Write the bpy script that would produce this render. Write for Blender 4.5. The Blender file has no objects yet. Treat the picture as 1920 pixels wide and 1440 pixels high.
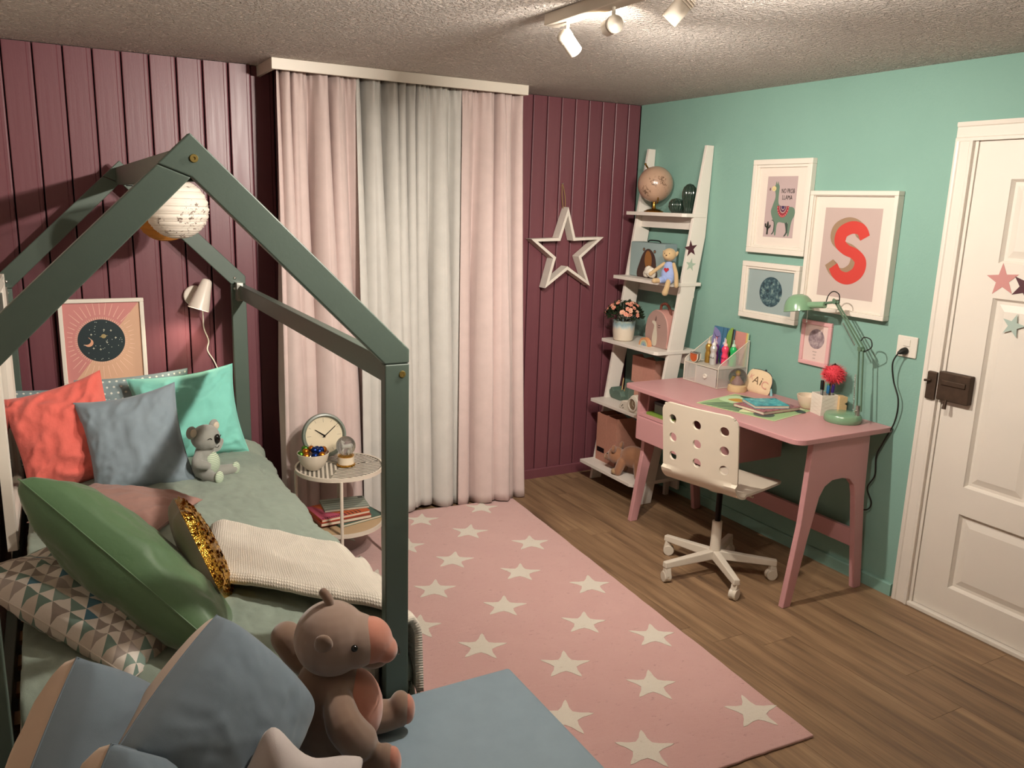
import bpy, bmesh, math, random
import numpy as np
from mathutils import Vector, Matrix, noise
random.seed(7)
scene = bpy.context.scene
C = scene.collection
V = Vector
PI = math.pi
R = math.radians

# ---------------------------------------------------------------- camera, world, exposure
YAW, PITCH, ROLL, FPX = R(29.171), R(-12.405), R(1.813), 1540.0
fwd = V((math.sin(YAW)*math.cos(PITCH), math.cos(YAW)*math.cos(PITCH), math.sin(PITCH)))
rgt = V((math.cos(YAW), -math.sin(YAW), 0)); upv = rgt.cross(fwd)
r2 = rgt*math.cos(ROLL)+upv*math.sin(ROLL); u2 = -rgt*math.sin(ROLL)+upv*math.cos(ROLL)
cam_d = bpy.data.cameras.new('camera'); cam = bpy.data.objects.new('camera', cam_d); C.objects.link(cam)
cam.matrix_world = Matrix(((r2.x, u2.x, -fwd.x, -3.2215), (r2.y, u2.y, -fwd.y, -4.251), (r2.z, u2.z, -fwd.z, 1.6913), (0, 0, 0, 1)))
cam_d.sensor_fit = 'HORIZONTAL'; cam_d.sensor_width = 36; cam_d.lens = 36*FPX/1920; cam_d.clip_start = .02
scene.camera = cam
world = bpy.data.worlds.new('world'); scene.world = world; world.use_nodes = True
world.node_tree.nodes['Background'].inputs[0].default_value = (.012, .011, .010, 1)
world.node_tree.nodes['Background'].inputs[1].default_value = 1.0
scene.view_settings.view_transform = 'Standard'; scene.view_settings.look = 'None'
scene.view_settings.exposure = 0.85; scene.view_settings.gamma = 1; scene.view_settings.use_curve_mapping = False
WARM = (1.0, .915, .81)

# lamps of the ceiling track: y along the rail, drop below it, aimed at, watts, cone, lamp radius
HEADS = ((-1.87, .055, (-.20, -1.50, 1.00), 64, 125, .022), (-2.12, .050, (-1.35, -1.0, 2.26), 16, 120, .04), (-2.43, .050, (-2.75, -1.35, .55), 60, 150, .022),
         (-2.80, .060, (-.60, -2.45, 2.24), 36, 170, .045), (-3.10, .050, (-1.65, -.2, 1.45), 38, 105, .03), (-3.40, .070, (-2.4, -.9, 2.37), 120, 116, .045))  # these three heads sit out of view, added to brighten the room
WALLLAMP = 3.4

# ---------------------------------------------------------------- materials
def lin(h):
    if not isinstance(h, str): return tuple(h)[:3]
    h = h.lstrip('#'); o = []
    for i in (0, 2, 4):
        c = int(h[i:i+2], 16)/255
        o.append(c/12.92 if c <= .04045 else ((c+.055)/1.055)**2.4)
    return tuple(o)
MATS = {}
class NT:
    """short hand for shader nodes"""
    def __init__(s, name):
        s.m = bpy.data.materials.new(name); s.m.use_nodes = True; s.t = s.m.node_tree
        s.b = s.t.nodes['Principled BSDF']; MATS[name] = s.m; s._c = {}
    def n(s, typ, **k):
        nd = s.t.nodes.new(typ)
        for a, b in k.items(): setattr(nd, a, b)
        return nd
    def l(s, a, b): s.t.links.new(a, b)
    def put(s, sock, v):
        if hasattr(v, 'is_output'): s.l(v, sock)
        elif isinstance(v, (tuple, list)): sock.default_value = (*v, 1) if len(v) == 3 and sock.type == 'RGBA' else v
        else: sock.default_value = v
    def co(s, k='Object'):
        if 'tc' not in s._c: s._c['tc'] = s.n('ShaderNodeTexCoord')
        return s._c['tc'].outputs[k]
    def mth(s, op, a, b=0.0, c=None):
        nd = s.n('ShaderNodeMath', operation=op); s.put(nd.inputs[0], a); s.put(nd.inputs[1], b)
        if c is not None: s.put(nd.inputs[2], c)
        return nd.outputs[0]
    def sep(s, v):
        nd = s.n('ShaderNodeSeparateXYZ'); s.l(v, nd.inputs[0]); return nd.outputs
    def comb(s, x, y, z=0.0):
        nd = s.n('ShaderNodeCombineXYZ')
        for i, q in enumerate((x, y, z)): s.put(nd.inputs[i], q)
        return nd.outputs[0]
    def mapv(s, v, sc=(1, 1, 1), rot=(0, 0, 0), loc=(0, 0, 0)):
        nd = s.n('ShaderNodeMapping'); s.l(v, nd.inputs[0]); nd.inputs['Scale'].default_value = sc
        nd.inputs['Rotation'].default_value = rot; nd.inputs['Location'].default_value = loc; return nd.outputs[0]
    def noise(s, v, sc, det=3, rough=.55, out=0):
        nd = s.n('ShaderNodeTexNoise'); s.l(v, nd.inputs['Vector']); nd.inputs['Scale'].default_value = sc
        nd.inputs['Detail'].default_value = det; nd.inputs['Roughness'].default_value = rough; return nd.outputs[out]
    def ramp(s, f, stops, interp='LINEAR'):
        nd = s.n('ShaderNodeValToRGB'); s.l(f, nd.inputs[0]); cr = nd.color_ramp; cr.interpolation = interp
        while len(cr.elements) < len(stops): cr.elements.new(.5)
        for e, (p, c) in zip(cr.elements, stops): e.position = p; e.color = (*lin(c), 1)
        return nd.outputs[0]
    def mix(s, f, a, b):
        nd = s.n('ShaderNodeMix', data_type='RGBA'); s.put(nd.inputs[0], f); s.put(nd.inputs[6], a); s.put(nd.inputs[7], b); return nd.outputs[2]
    def bump(s, h, st=.3, dist=.002):
        nd = s.n('ShaderNodeBump'); s.l(h, nd.inputs['Height']); nd.inputs['Strength'].default_value = st
        nd.inputs['Distance'].default_value = dist
        if s.b.inputs['Normal'].links: s.l(s.b.inputs['Normal'].links[0].from_socket, nd.inputs['Normal'])
        s.l(nd.outputs[0], s.b.inputs['Normal'])
    def set(s, **k):
        for a, v in k.items(): s.put(s.b.inputs[{'color': 'Base Color', 'rough': 'Roughness', 'metal': 'Metallic', 'coat': 'Coat Weight', 'sheen': 'Sheen Weight',
            'trans': 'Transmission Weight', 'alpha': 'Alpha', 'ior': 'IOR', 'spec': 'Specular IOR Level', 'sss': 'Subsurface Weight'}[a]], v)
        return s
def mat(name, hexc='#808080', rough=.6, metal=0, bump=0, bs=250, var=.08, vs=6, dist=.0015, emit=0, emitc=None, **k):
    """plain procedural material: a base colour with slight mottling and fine relief"""
    if name in MATS: return MATS[name]
    q = NT(name); c = lin(hexc)
    nz = q.noise(q.co(), vs, 3)
    q.set(color=q.mix(nz, tuple(x*(1-var) for x in c), tuple(min(1, x*(1+var)) for x in c)), rough=rough, metal=metal, **k)
    if bump: q.bump(q.noise(q.co(), bs, 2), bump, dist)
    if emit:
        q.b.inputs['Emission Color'].default_value = (*lin(emitc or hexc), 1); q.b.inputs['Emission Strength'].default_value = emit
    return q.m
def fabric(name, hexc, sc=900, rough=.9, st=.35, wr=0, sheen=.15):
    if name in MATS: return MATS[name]
    q = NT(name); c = lin(hexc); nz = q.noise(q.co(), 14, 4); fi = q.noise(q.co(), sc, 1)
    q.set(color=q.mix(q.mth('MULTIPLY_ADD', nz, .7, q.mth('MULTIPLY', fi, .3)), tuple(x*.84 for x in c), tuple(min(1, x*1.14) for x in c)), rough=rough, sheen=sheen)
    q.bump(fi, st, .001)
    if wr: q.bump(q.noise(q.co(), 22, 3), wr, .012)
    return q.m

# ---------------------------------------------------------------- mesh builder
ORIG = {}
def ortho(ux, uy):
    ux = V(ux).normalized(); uy = V(uy); uy = (uy-ux*uy.dot(ux)).normalized(); return ux, uy, ux.cross(uy)
def frame(P, ux, uy):
    ux, uy, n = ortho(ux, uy)
    return Matrix(((ux.x, uy.x, n.x, P[0]), (ux.y, uy.y, n.y, P[1]), (ux.z, uy.z, n.z, P[2]), (0, 0, 0, 1)))
def TR(x, y, z, rz=0): return Matrix.Translation((x, y, z)) @ Matrix.Rotation(rz, 4, 'Z')
class G:
    def __init__(s, M=None): s.v = []; s.f = []; s.mi = []; s.sm = []; s.uv = []; s.M = M or Matrix(); s.has_uv = False
    def add(s, vs, fs, m=0, sm=False, uv=None):
        o = len(s.v); s.v += [s.M @ V(q) for q in vs]
        s.uv += list(uv) if uv else [(0, 0)]*len(vs)
        if uv: s.has_uv = True
        for f in fs: s.f.append([i+o for i in f]); s.mi.append(m); s.sm.append(sm)
        return s
    def box(s, x0, x1, y0, y1, z0, z1, m=0):
        x0, x1 = min(x0, x1), max(x0, x1); y0, y1 = min(y0, y1), max(y0, y1); z0, z1 = min(z0, z1), max(z0, z1)
        return s.add([(x0, y0, z0), (x1, y0, z0), (x1, y1, z0), (x0, y1, z0), (x0, y0, z1), (x1, y0, z1), (x1, y1, z1), (x0, y1, z1)],
              [(0, 3, 2, 1), (4, 5, 6, 7), (0, 1, 5, 4), (1, 2, 6, 5), (2, 3, 7, 6), (3, 0, 4, 7)], m)
    def beam(s, p0, p1, w, t, side=(0, 1, 0), m=0):
        """straight bar of section w (across) by t (along side)"""
        p0, p1 = V(p0), V(p1); d = (p1-p0).normalized(); sd = V(side); sd = (sd-d*sd.dot(d)).normalized(); a = d.cross(sd)
        vs = [p+a*(w/2*i)+sd*(t/2*j) for p in (p0, p1) for i, j in ((-1, -1), (1, -1), (1, 1), (-1, 1))]
        return s.add(vs, [(3, 2, 1, 0), (4, 5, 6, 7), (0, 1, 5, 4), (1, 2, 6, 5), (2, 3, 7, 6), (3, 0, 4, 7)], m)
    def prism(s, poly, fn, d0, d1, m=0, sm=False):
        """polygon (a,b) pushed from depth d0 to d1; fn(a,b,d) -> xyz"""
        n = len(poly); vs = [fn(a, b, d0) for a, b in poly]+[fn(a, b, d1) for a, b in poly]
        s.add(vs, [tuple(range(n))[::-1], tuple(range(n, 2*n))], m)
        o = len(s.v)-2*n
        for i in range(n):
            j = (i+1) % n; s.f.append([o+i, o+j, o+n+j, o+n+i]); s.mi.append(m); s.sm.append(sm)
        return s
    def tube(s, pts, r, n=10, m=0, caps=True, closed=False, sm=True):
        pts = [V(p) for p in pts]; k = len(pts); rs = r if isinstance(r, (list, tuple)) else [r]*k
        vs = []; prev = None
        for i, p in enumerate(pts):
            if closed: d = pts[(i+1) % k]-pts[i-1]
            else: d = pts[min(i+1, k-1)]-pts[max(i-1, 0)]
            d.normalize()
            if prev is None: a = d.orthogonal().normalized()
            else:
                a = prev-d*prev.dot(d)
                a = a.normalized() if a.length > 1e-6 else d.orthogonal().normalized()
            prev = a; b = d.cross(a)
            for j in range(n):
                t = 2*PI*j/n; vs.append(p+(a*math.cos(t)+b*math.sin(t))*rs[i])
        fs = []
        for i in range(k if closed else k-1):
            i2 = (i+1) % k
            for j in range(n): fs.append((i*n+j, i*n+(j+1) % n, i2*n+(j+1) % n, i2*n+j))
        s.add(vs, fs, m, sm)
        if caps and not closed:
            o = len(s.v)-k*n
            s.f.append([o+j for j in range(n)][::-1]); s.mi.append(m); s.sm.append(False)
            s.f.append([o+(k-1)*n+j for j in range(n)]); s.mi.append(m); s.sm.append(False)
        return s
    def lathe(s, prof, n=28, c=(0, 0, 0), m=0, sm=True, rib=None):
        """profile of (radius, z) turned about z"""
        vs = []; fs = []
        for r, z in prof:
            for j in range(n):
                t = 2*PI*j/n; q = r*(rib(t, z) if rib else 1)
                vs.append((c[0]+q*math.cos(t), c[1]+q*math.sin(t), c[2]+z))
        k = len(prof)
        for i in range(k-1):
            for j in range(n): fs.append((i*n+j, i*n+(j+1) % n, (i+1)*n+(j+1) % n, (i+1)*n+j))
        if prof[0][0] > 1e-6: fs.append(tuple(range(n))[::-1])
        if prof[-1][0] > 1e-6: fs.append(tuple((k-1)*n+j for j in range(n)))
        return s.add(vs, fs, m, sm)
    def ball(s, c, r, nu=20, nv=12, m=0, rot=None):
        r = (r, r, r) if not hasattr(r, '__len__') else r; q = rot or Matrix()
        vs = [V(c)+q @ V((0, 0, -r[2]))]; fs = []
        for i in range(1, nv):
            p = -PI/2+PI*i/nv
            for j in range(nu):
                t = 2*PI*j/nu; vs.append(V(c)+q @ V((r[0]*math.cos(p)*math.cos(t), r[1]*math.cos(p)*math.sin(t), r[2]*math.sin(p))))
        vs.append(V(c)+q @ V((0, 0, r[2]))); L = len(vs)-1
        for j in range(nu):
            fs.append((0, 1+(j+1) % nu, 1+j)); fs.append((L, 1+(nv-2)*nu+j, 1+(nv-2)*nu+(j+1) % nu))
            for i in range(nv-2):
                a = 1+i*nu; fs.append((a+j, a+(j+1) % nu, a+nu+(j+1) % nu, a+nu+j))
        return s.add(vs, fs, m, True)
    def grid(s, fn, nu, nv, m=0, sm=True, uv=True):
        vs = []; fs = []; uvs = []
        for i in range(nv+1):
            for j in range(nu+1): vs.append(fn(j/nu, i/nv)); uvs.append((j/nu, i/nv))
        for i in range(nv):
            for j in range(nu):
                a = i*(nu+1)+j; fs.append((a, a+1, a+nu+2, a+nu+1))
        return s.add(vs, fs, m, sm, uvs)
    def puff(s, outline, t, nr=10, m=0, mb=None, flat_back=False, k=.5):
        """inflated cushion over a star-convex outline [(x,y)], front +z; k sets how full it is"""
        n = len(outline)
        for side in (1, -1):
            vs = [(0, 0, side*t/2 if not (flat_back and side < 0) else 0)]; fs = []; uv = [(.5, .5)]
            for i in range(1, nr+1):
                q = i/nr; h = (1-q**2.2)**k*t/2*side
                if flat_back and side < 0: h = 0
                for x, y in outline: vs.append((x*q, y*q, h)); uv.append((.5+x*q, .5+y*q))
            for j in range(n):
                j2 = (j+1) % n; f = (0, 1+j, 1+j2); fs.append(f if side > 0 else f[::-1])
                for i in range(nr-1):
                    f = (1+i*n+j, 1+(i+1)*n+j, 1+(i+1)*n+j2, 1+i*n+j2); fs.append(f if side > 0 else f[::-1])
            s.add(vs, fs, m if side > 0 or mb is None else mb, True, uv)
        return s
    def text(s, txt, M, size=.1, m=0, ext=0, sx=1, align='CENTER'):
        cu = bpy.data.curves.new('txt', 'FONT'); cu.body = txt; cu.size = size; cu.align_x = align; cu.align_y = 'CENTER'; cu.extrude = ext; cu.resolution_u = 3
        ob = bpy.data.objects.new('txt', cu); C.objects.link(ob)
        dg = bpy.context.evaluated_depsgraph_get(); me = bpy.data.meshes.new_from_object(ob.evaluated_get(dg))
        s.add([M @ V((v.co.x*sx, v.co.y, v.co.z)) for v in me.vertices], [tuple(p.vertices) for p in me.polygons], m)
        bpy.data.objects.remove(ob); bpy.data.meshes.remove(me); bpy.data.curves.remove(cu)
        return s
    def build(s, name, mats, parent=None, label=None, cat=None, group=None, kind=None, bevel=0, seg=2, sub=0, remesh=0, smit=6, solid=0, ang=40, origin=None):
        if not isinstance(mats, (list, tuple)): mats = [mats]
        if parent is not None: o = ORIG[parent.name]
        elif origin is not None: o = V(origin)
        else:
            xs = [v.x for v in s.v]; ys = [v.y for v in s.v]; o = V(((min(xs)+max(xs))/2, (min(ys)+max(ys))/2, min(v.z for v in s.v)))
        me = bpy.data.meshes.new(name); me.from_pydata([tuple(v-o) for v in s.v], [], s.f)
        for q in mats: me.materials.append(q)
        me.polygons.foreach_set('material_index', s.mi); me.polygons.foreach_set('use_smooth', s.sm)
        if s.has_uv:
            ul = me.uv_layers.new(name='uv')
            for lp in me.loops: ul.data[lp.index].uv = s.uv[lp.vertex_index]
        me.update()
        if any(s.sm): me.set_sharp_from_angle(angle=R(ang))
        if solid and ang < 90:
            use = {}
            for p in me.polygons:
                for k in p.edge_keys: use[k] = use.get(k, 0)+1
            for e in me.edges:
                if use.get(e.key, use.get(e.key[::-1], 0)) == 1: e.use_edge_sharp = True
        ob = bpy.data.objects.new(name, me); C.objects.link(ob)
        if parent is None: ob.location = o
        else: ob.parent = parent
        ORIG[ob.name] = o
        tag(ob, label, cat, group, kind)
        if solid: md = ob.modifiers.new('solid', 'SOLIDIFY'); md.thickness = solid; md.offset = 0
        if remesh:
            md = ob.modifiers.new('remesh', 'REMESH'); md.mode = 'VOXEL'; md.voxel_size = remesh; md.use_smooth_shade = True
            if smit: md = ob.modifiers.new('smooth', 'SMOOTH'); md.iterations = smit; md.factor = .5
        if bevel:
            md = ob.modifiers.new('bevel', 'BEVEL'); md.width = bevel; md.segments = seg; md.limit_method = 'ANGLE'; md.angle_limit = R(35)
        if sub: md = ob.modifiers.new('sub', 'SUBSURF'); md.levels = sub; md.render_levels = sub
        return ob
def tag(o, label=None, cat=None, group=None, kind=None):
    for k, v in (('label', label), ('category', cat), ('group', group), ('kind', kind)):
        if v: o[k] = v
    return o
def thing(name, label, cat, loc, group=None):
    o = bpy.data.objects.new(name, None); C.objects.link(o); o.location = loc; o.empty_display_size = .05
    ORIG[o.name] = V(loc); return tag(o, label, cat, group)
def clone(src, parent, delta):
    """a copy that shares its mesh, shifted by delta in the parent's space"""
    c = src.copy(); C.objects.link(c); c.parent = parent; c.location = V(src.location)+V(delta); ORIG[c.name] = ORIG[src.name]; return c
def ell(cx, cy, rx, ry=None, n=28, a0=0, a1=360, rot=0):
    ry = rx if ry is None else ry; full = abs(a1-a0) >= 360; k = n if full else n+1; o = []
    for i in range(k):
        t = R(a0+(a1-a0)*i/n); x, y = rx*math.cos(t), ry*math.sin(t); c, q = math.cos(R(rot)), math.sin(R(rot)); o.append((cx+x*c-y*q, cy+x*q+y*c))
    return o
def star_pts(cx, cy, r, ri=.42, rot=90, n=5, sx=1):
    return [(cx+sx*(r if i % 2 == 0 else r*ri)*math.cos(R(rot+i*180/n)), cy+(r if i % 2 == 0 else r*ri)*math.sin(R(rot+i*180/n))) for i in range(2*n)]
def catmull(pts, k=6, closed=False):
    P = [V(p) for p in pts]; n = len(P); o = []
    for i in range(n if closed else n-1):
        g = (lambda j: P[j % n]) if closed else (lambda j: P[max(0, min(n-1, j))])
        a, b, c, d = g(i-1), g(i), g(i+1), g(i+2)
        for q in range(k):
            t = q/k; o.append(.5*((2*b)+(c-a)*t+(2*a-5*b+4*c-d)*t*t+(3*b-a-3*c+d)*t**3))
    if not closed: o.append(P[-1])
    return o
def soft(pts, k=5): return [(p.x, p.y) for p in catmull([(a, b, 0) for a, b in pts], k, True)]
def art(name, parent, M, w, h, shapes, rough=.55, texts=()):
    """flat print: coloured shapes in 0..1 coordinates layered on a sheet of w by h metres (M: lower left, x right, y up)"""
    g = G(M); mats = []; idx = {}; st = min(.00012, .0012/max(1, len(shapes)))
    def mi(hx):
        if hx not in idx:
            idx[hx] = len(mats); mats.append(hx if not isinstance(hx, str) else mat('print_'+hx.strip('#').lower(), hx, rough, var=.03))
        return idx[hx]
    for i, (pts, hx) in enumerate(shapes): g.add([(a*w, b*h, .0004+i*st) for a, b in pts], [tuple(range(len(pts)))], mi(hx))
    for txt, cx, cy, size, hx, sx in texts: g.text(txt, Matrix.Translation((cx*w, cy*h, .0006+len(shapes)*st)), size*h, mi(hx), 0, sx)
    return g.build(name, mats, parent)

# ---------------------------------------------------------------- the room
XL, YF, H = -3.50, -4.80, 2.30
def wood_floor():
    q = NT('oak_vinyl'); oi = q.n('ShaderNodeObjectInfo').outputs['Random']
    p = q.n('ShaderNodeVectorMath', operation='ADD'); q.l(q.co(), p.inputs[0])
    q.l(q.comb(q.mth('MULTIPLY', oi, 37.0), q.mth('MULTIPLY', oi, 91.0), 0.0), p.inputs[1]); p = p.outputs[0]
    g1 = q.noise(q.mapv(p, (26, 1.6, 1)), 1.0, 6, .62); g2 = q.noise(q.mapv(p, (120, 3.0, 1)), 1.0, 4, .6); g3 = q.noise(q.mapv(p, (7, 1.1, 1)), 1.0, 4)
    f = q.mth('ADD', q.mth('MULTIPLY', g1, .5), q.mth('ADD', q.mth('MULTIPLY', g2, .2), q.mth('MULTIPLY', g3, .3)))
    c = q.ramp(f, [(.32, '#48372a'), (.44, '#745a42'), (.56, '#927557'), (.70, '#b29572')])
    c = q.mix(q.mth('MULTIPLY', oi, .30), c, lin('#5e4833'))
    q.set(color=c, rough=q.mth('MULTIPLY_ADD', g2, .25, .38)); q.bump(g2, .12, .0008); return q.m
M_floor = wood_floor()
floor = G().box(XL-.05, .05, YF-.05, .1, -.06, -.008).build('floor', mat('floor_base', '#2c2018', .9), kind='structure')
PW, PL = .167, 1.22
offs = {}
for k in range(-16, 8):
    x0 = -1.032+PW*k; x1 = x0+PW
    if x1 < XL or x0 > 0: continue
    ph = {0: -2.046, 3: -2.55, 2: -1.55}.get(k, -(.37*k*1.618 % 1)*PL-.2)
    n = 0; y = ph
    while y < 0: y += PL
    while y > YF:
        a, b = min(y, .0), max(y-PL, YF)
        if a-b > .03:
            xa, xb = max(x0, XL)+.0006, min(x1, 0)-.0006
            G().prism([(xa, a-.0006), (xb, a-.0006), (xb, b+.0006), (xa, b+.0006)], lambda p, q2, d: (p, q2, d), -.008, 0).build('plank', M_floor, floor)
        y -= PL
def stucco():
    q = NT('stucco_ceiling'); n1 = q.noise(q.co(), 62, 3, .6); n2 = q.noise(q.co(), 22, 3)
    q.set(color=q.mix(q.noise(q.co(), 5, 4), lin('#dfd5cd'), lin('#e9e0d9')), rough=.92)
    q.bump(q.ramp(n1, [(.42, '#000000'), (.62, '#ffffff')]), 1.0, .016); q.bump(n2, .6, .010); return q.m
G().box(XL-.05, .05, YF-.05, .1, H, H+.05).build('ceiling', stucco(), kind='structure')

def maroon():
    q = NT('maroon_gloss_paint'); p = q.co(); oi = q.n('ShaderNodeObjectInfo').outputs['Random']
    g = q.noise(q.mapv(p, (60, 60, 2.2)), 1, 5, .6)
    c = q.mix(q.mth('MULTIPLY_ADD', g, .6, q.mth('MULTIPLY', oi, .4)), lin('#673a42'), lin('#73444b'))
    q.set(color=c, rough=q.mth('MULTIPLY_ADD', g, .18, .30), spec=.5); q.bump(g, .25, .0015); q.bump(q.noise(p, 160, 2), .12, .001); return q.m
M_mar = maroon()
wb = G().box(XL-.05, .05, .045, .1, 0, H).build('wall_back', mat('maroon_under', '#2a1016', .7), kind='structure')
def board(w, yf, b=.0035):
    """tongue and groove board: flat face, shallow bead and a dark joint on its right side"""
    p = [(.002, .047), (.002, yf+.002), (.005, yf), (w-.024, yf), (w-.021, yf+b), (w-.010, yf+b), (w-.0055, yf+b+.002), (w-.0035, yf+b+.006), (w-.0035, .047)]
    return p
def boards(x0, x1, w, yf, b0=.0035):
    first = None; x = x0
    while x < x1-.02:
        ww = min(w, x1-x)
        if first is None or abs(ww-w) > 1e-4:
            bp = board(ww, yf, b0)
            o = G().prism([(x+a, b) for a, b in bp], lambda a, b, d: (a, b, d), .0, H-.003).build('board', M_mar, wb)
            if first is None: first = o; fx = x
        else: clone(first, wb, (x-fx, 0, 0))
        x += w
boards(-3.238-.1147*2, -2.33, .1147, 0.0)
boards(-2.33, -.955, .1146, .030)
boards(-.955, 0, .0955, 0.0, .0006)
q = NT('mint_wall_paint'); nn = q.noise(q.co(), 3, 3)
q.set(color=q.mix(nn, lin('#7aa093'), lin('#82a89b')), rough=.75)
q.bump(q.noise(q.co(), 95, 3, .6), .28, .003); q.bump(q.noise(q.co(), 12, 2), .15, .004); M_green = q.m
DY0, DY1, DZ = -2.180, -3.035, 2.025
g = G().box(0, .08, 0, DY0, 0, H).box(0, .08, DY1, YF-.05, 0, H).box(0, .08, DY0, DY1, DZ, H)
g.build('wall_right', M_green, kind='structure')
M_lw = mat('pale_wall', '#cbbcae', .85, bump=.2, bs=90)
G().box(XL-.06, XL, YF-.05, .1, 0, H).build('wall_left', M_lw, kind='structure')
G().box(XL-.06, .08, YF-.06, YF, 0, H).build('wall_front', M_lw, kind='structure')
G().prism([(0, 0), (-.016, 0), (-.016, .052), (-.012, .058), (0, .058)], lambda a, b, d: (a, d, b), -.012, -2.088).build('baseboard_right', M_green, kind='structure')
G().prism([(0, 0), (-.016, 0), (-.016, .055), (-.010, .061), (0, .061)], lambda a, b, d: (d, a, b), -.955, -.0005).build('baseboard_back', M_mar, kind='structure')

# door with casing, raised panels, an old box lock and star stickers
M_white = mat('white_door_paint', '#dcd4c9', .38, bump=.06, bs=60, var=.03)
g = G()
for a, b, c, d in ((-2.190, -2.335, .022, 2.02), (-2.885, -3.025, .022, 2.02), (-2.335, -2.885, .022, .150), (-2.335, -2.885, .482, .600), (-2.335, -2.885, 1.385, 1.522), (-2.335, -2.885, 1.84, 2.02),
                   (-2.585, -2.635, .600, 1.385), (-2.585, -2.635, 1.522, 1.84)): g.box(.004, .044, a, b, c, d)
door = g.build('door_1', M_white, kind='structure')
for a, b, c, d in ((-2.335, -2.885, .150, .482), (-2.335, -2.585, .600, 1.385), (-2.635, -2.885, .600, 1.385), (-2.335, -2.585, 1.522, 1.84), (-2.635, -2.885, 1.522, 1.84)):
    p = G(); ring = lambda o, x: [(x, a-o, c+o), (x, b+o, c+o), (x, b+o, d-o), (x, a-o, d-o)]
    vs = ring(0, .006)+ring(.010, .020)+ring(.022, .020)+ring(.048, .011); fs = []
    for r_ in range(3):
        for i in range(4): fs.append((r_*4+i, r_*4+(i+1) % 4, r_*4+4+(i+1) % 4, r_*4+4+i))
    fs.append((12, 13, 14, 15)); p.add(vs, fs).build('panel', M_white, door)
g = G()
prof = [(.0, .0), (-.020, .0), (-.022, .008), (-.020, .016), (-.016, .020), (-.016, .058), (-.020, .062), (-.020, .074), (.0, .074)]
g.prism(prof, lambda a, b, d: (a, -2.100-b, d), 0, 1.988); g.prism(prof, lambda a, b, d: (a, -3.115+b, d), 0, 1.988)
g.prism(prof, lambda a, b, d: (a, d, 2.062-b), -2.100, -3.115)
g.box(-.004, .045, -2.174, -2.1885, 0, 2.022).box(-.004, .045, -3.0265, -3.041, 0, 2.022)
g.build('casing', M_white, door)
G().box(-.020, .050, -2.175, -3.04, 0, .020).build('threshold', M_white, door, bevel=.004)
M_iron = mat('old_iron', '#4a3a2e', .6, .6, bump=.5, bs=45, var=.4, vs=30)
lk = G().box(-.028, .004, -2.178, -2.316, .944, 1.064).build('box_lock', M_iron, door, label='dark rusty iron box lock', bevel=.004)
G().box(-.030, .002, -2.128, -2.172, .938, 1.056).build('keep_plate', M_iron, lk, bevel=.004)
G().box(-.034, -.026, -2.195, -2.300, 1.010, 1.032).build('slide_bolt', M_iron, lk, bevel=.003)
G().tube([(-.030, -2.226, .950), (-.036, -2.226, .912)], [.006, .009], 8).build('latch_tail', M_iron, lk)
G().tube([(-.034, -2.148, 1.020), (-.050, -2.130, 1.018)], .005, 8).build('thumb_lever', M_iron, lk)
def sticker(parent, c, r, hx, plane, rot, nm, lab):
    pts = star_pts(0, 0, r, .40, rot); x, y, z = c
    f = (lambda a, b, d: (x-d, y-a, z+b)) if plane == 'x' else (lambda a, b, d: (x+a, y-d, z+b))
    return G().prism(pts, f, 0, .0008).build('star_sticker', mat(nm, hx, .5), parent, label=lab)
sticker(door, (.0035, -2.362, 1.458), .066, '#c08580', 'x', 96, 'sticker_rose', 'dusty rose star sticker')
sticker(door, (.0035, -2.455, 1.440), .060, '#4a2029', 'x', 70, 'sticker_maroon', 'dark maroon star sticker')
sticker(door, (.0035, -2.430, 1.288), .048, '#a2b2a8', 'x', 78, 'sticker_sage', 'grey-green star sticker')

# white wall socket with rocker switch
M_plast = mat('white_plastic', '#d9d2c6', .35, var=.02)
so = G().box(-.010, -.0002, -1.952, -2.049, 1.090, 1.182).build('wall_socket', M_plast, label='white square switch and socket plate on mint wall beside the door', cat='socket', bevel=.004)
G().box(-.0135, -.009, -1.985, -2.018, 1.138, 1.168).build('rocker_switch', M_plast, so, bevel=.002)
M_black = mat('black_rubber', '#15130f', .5)

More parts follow.
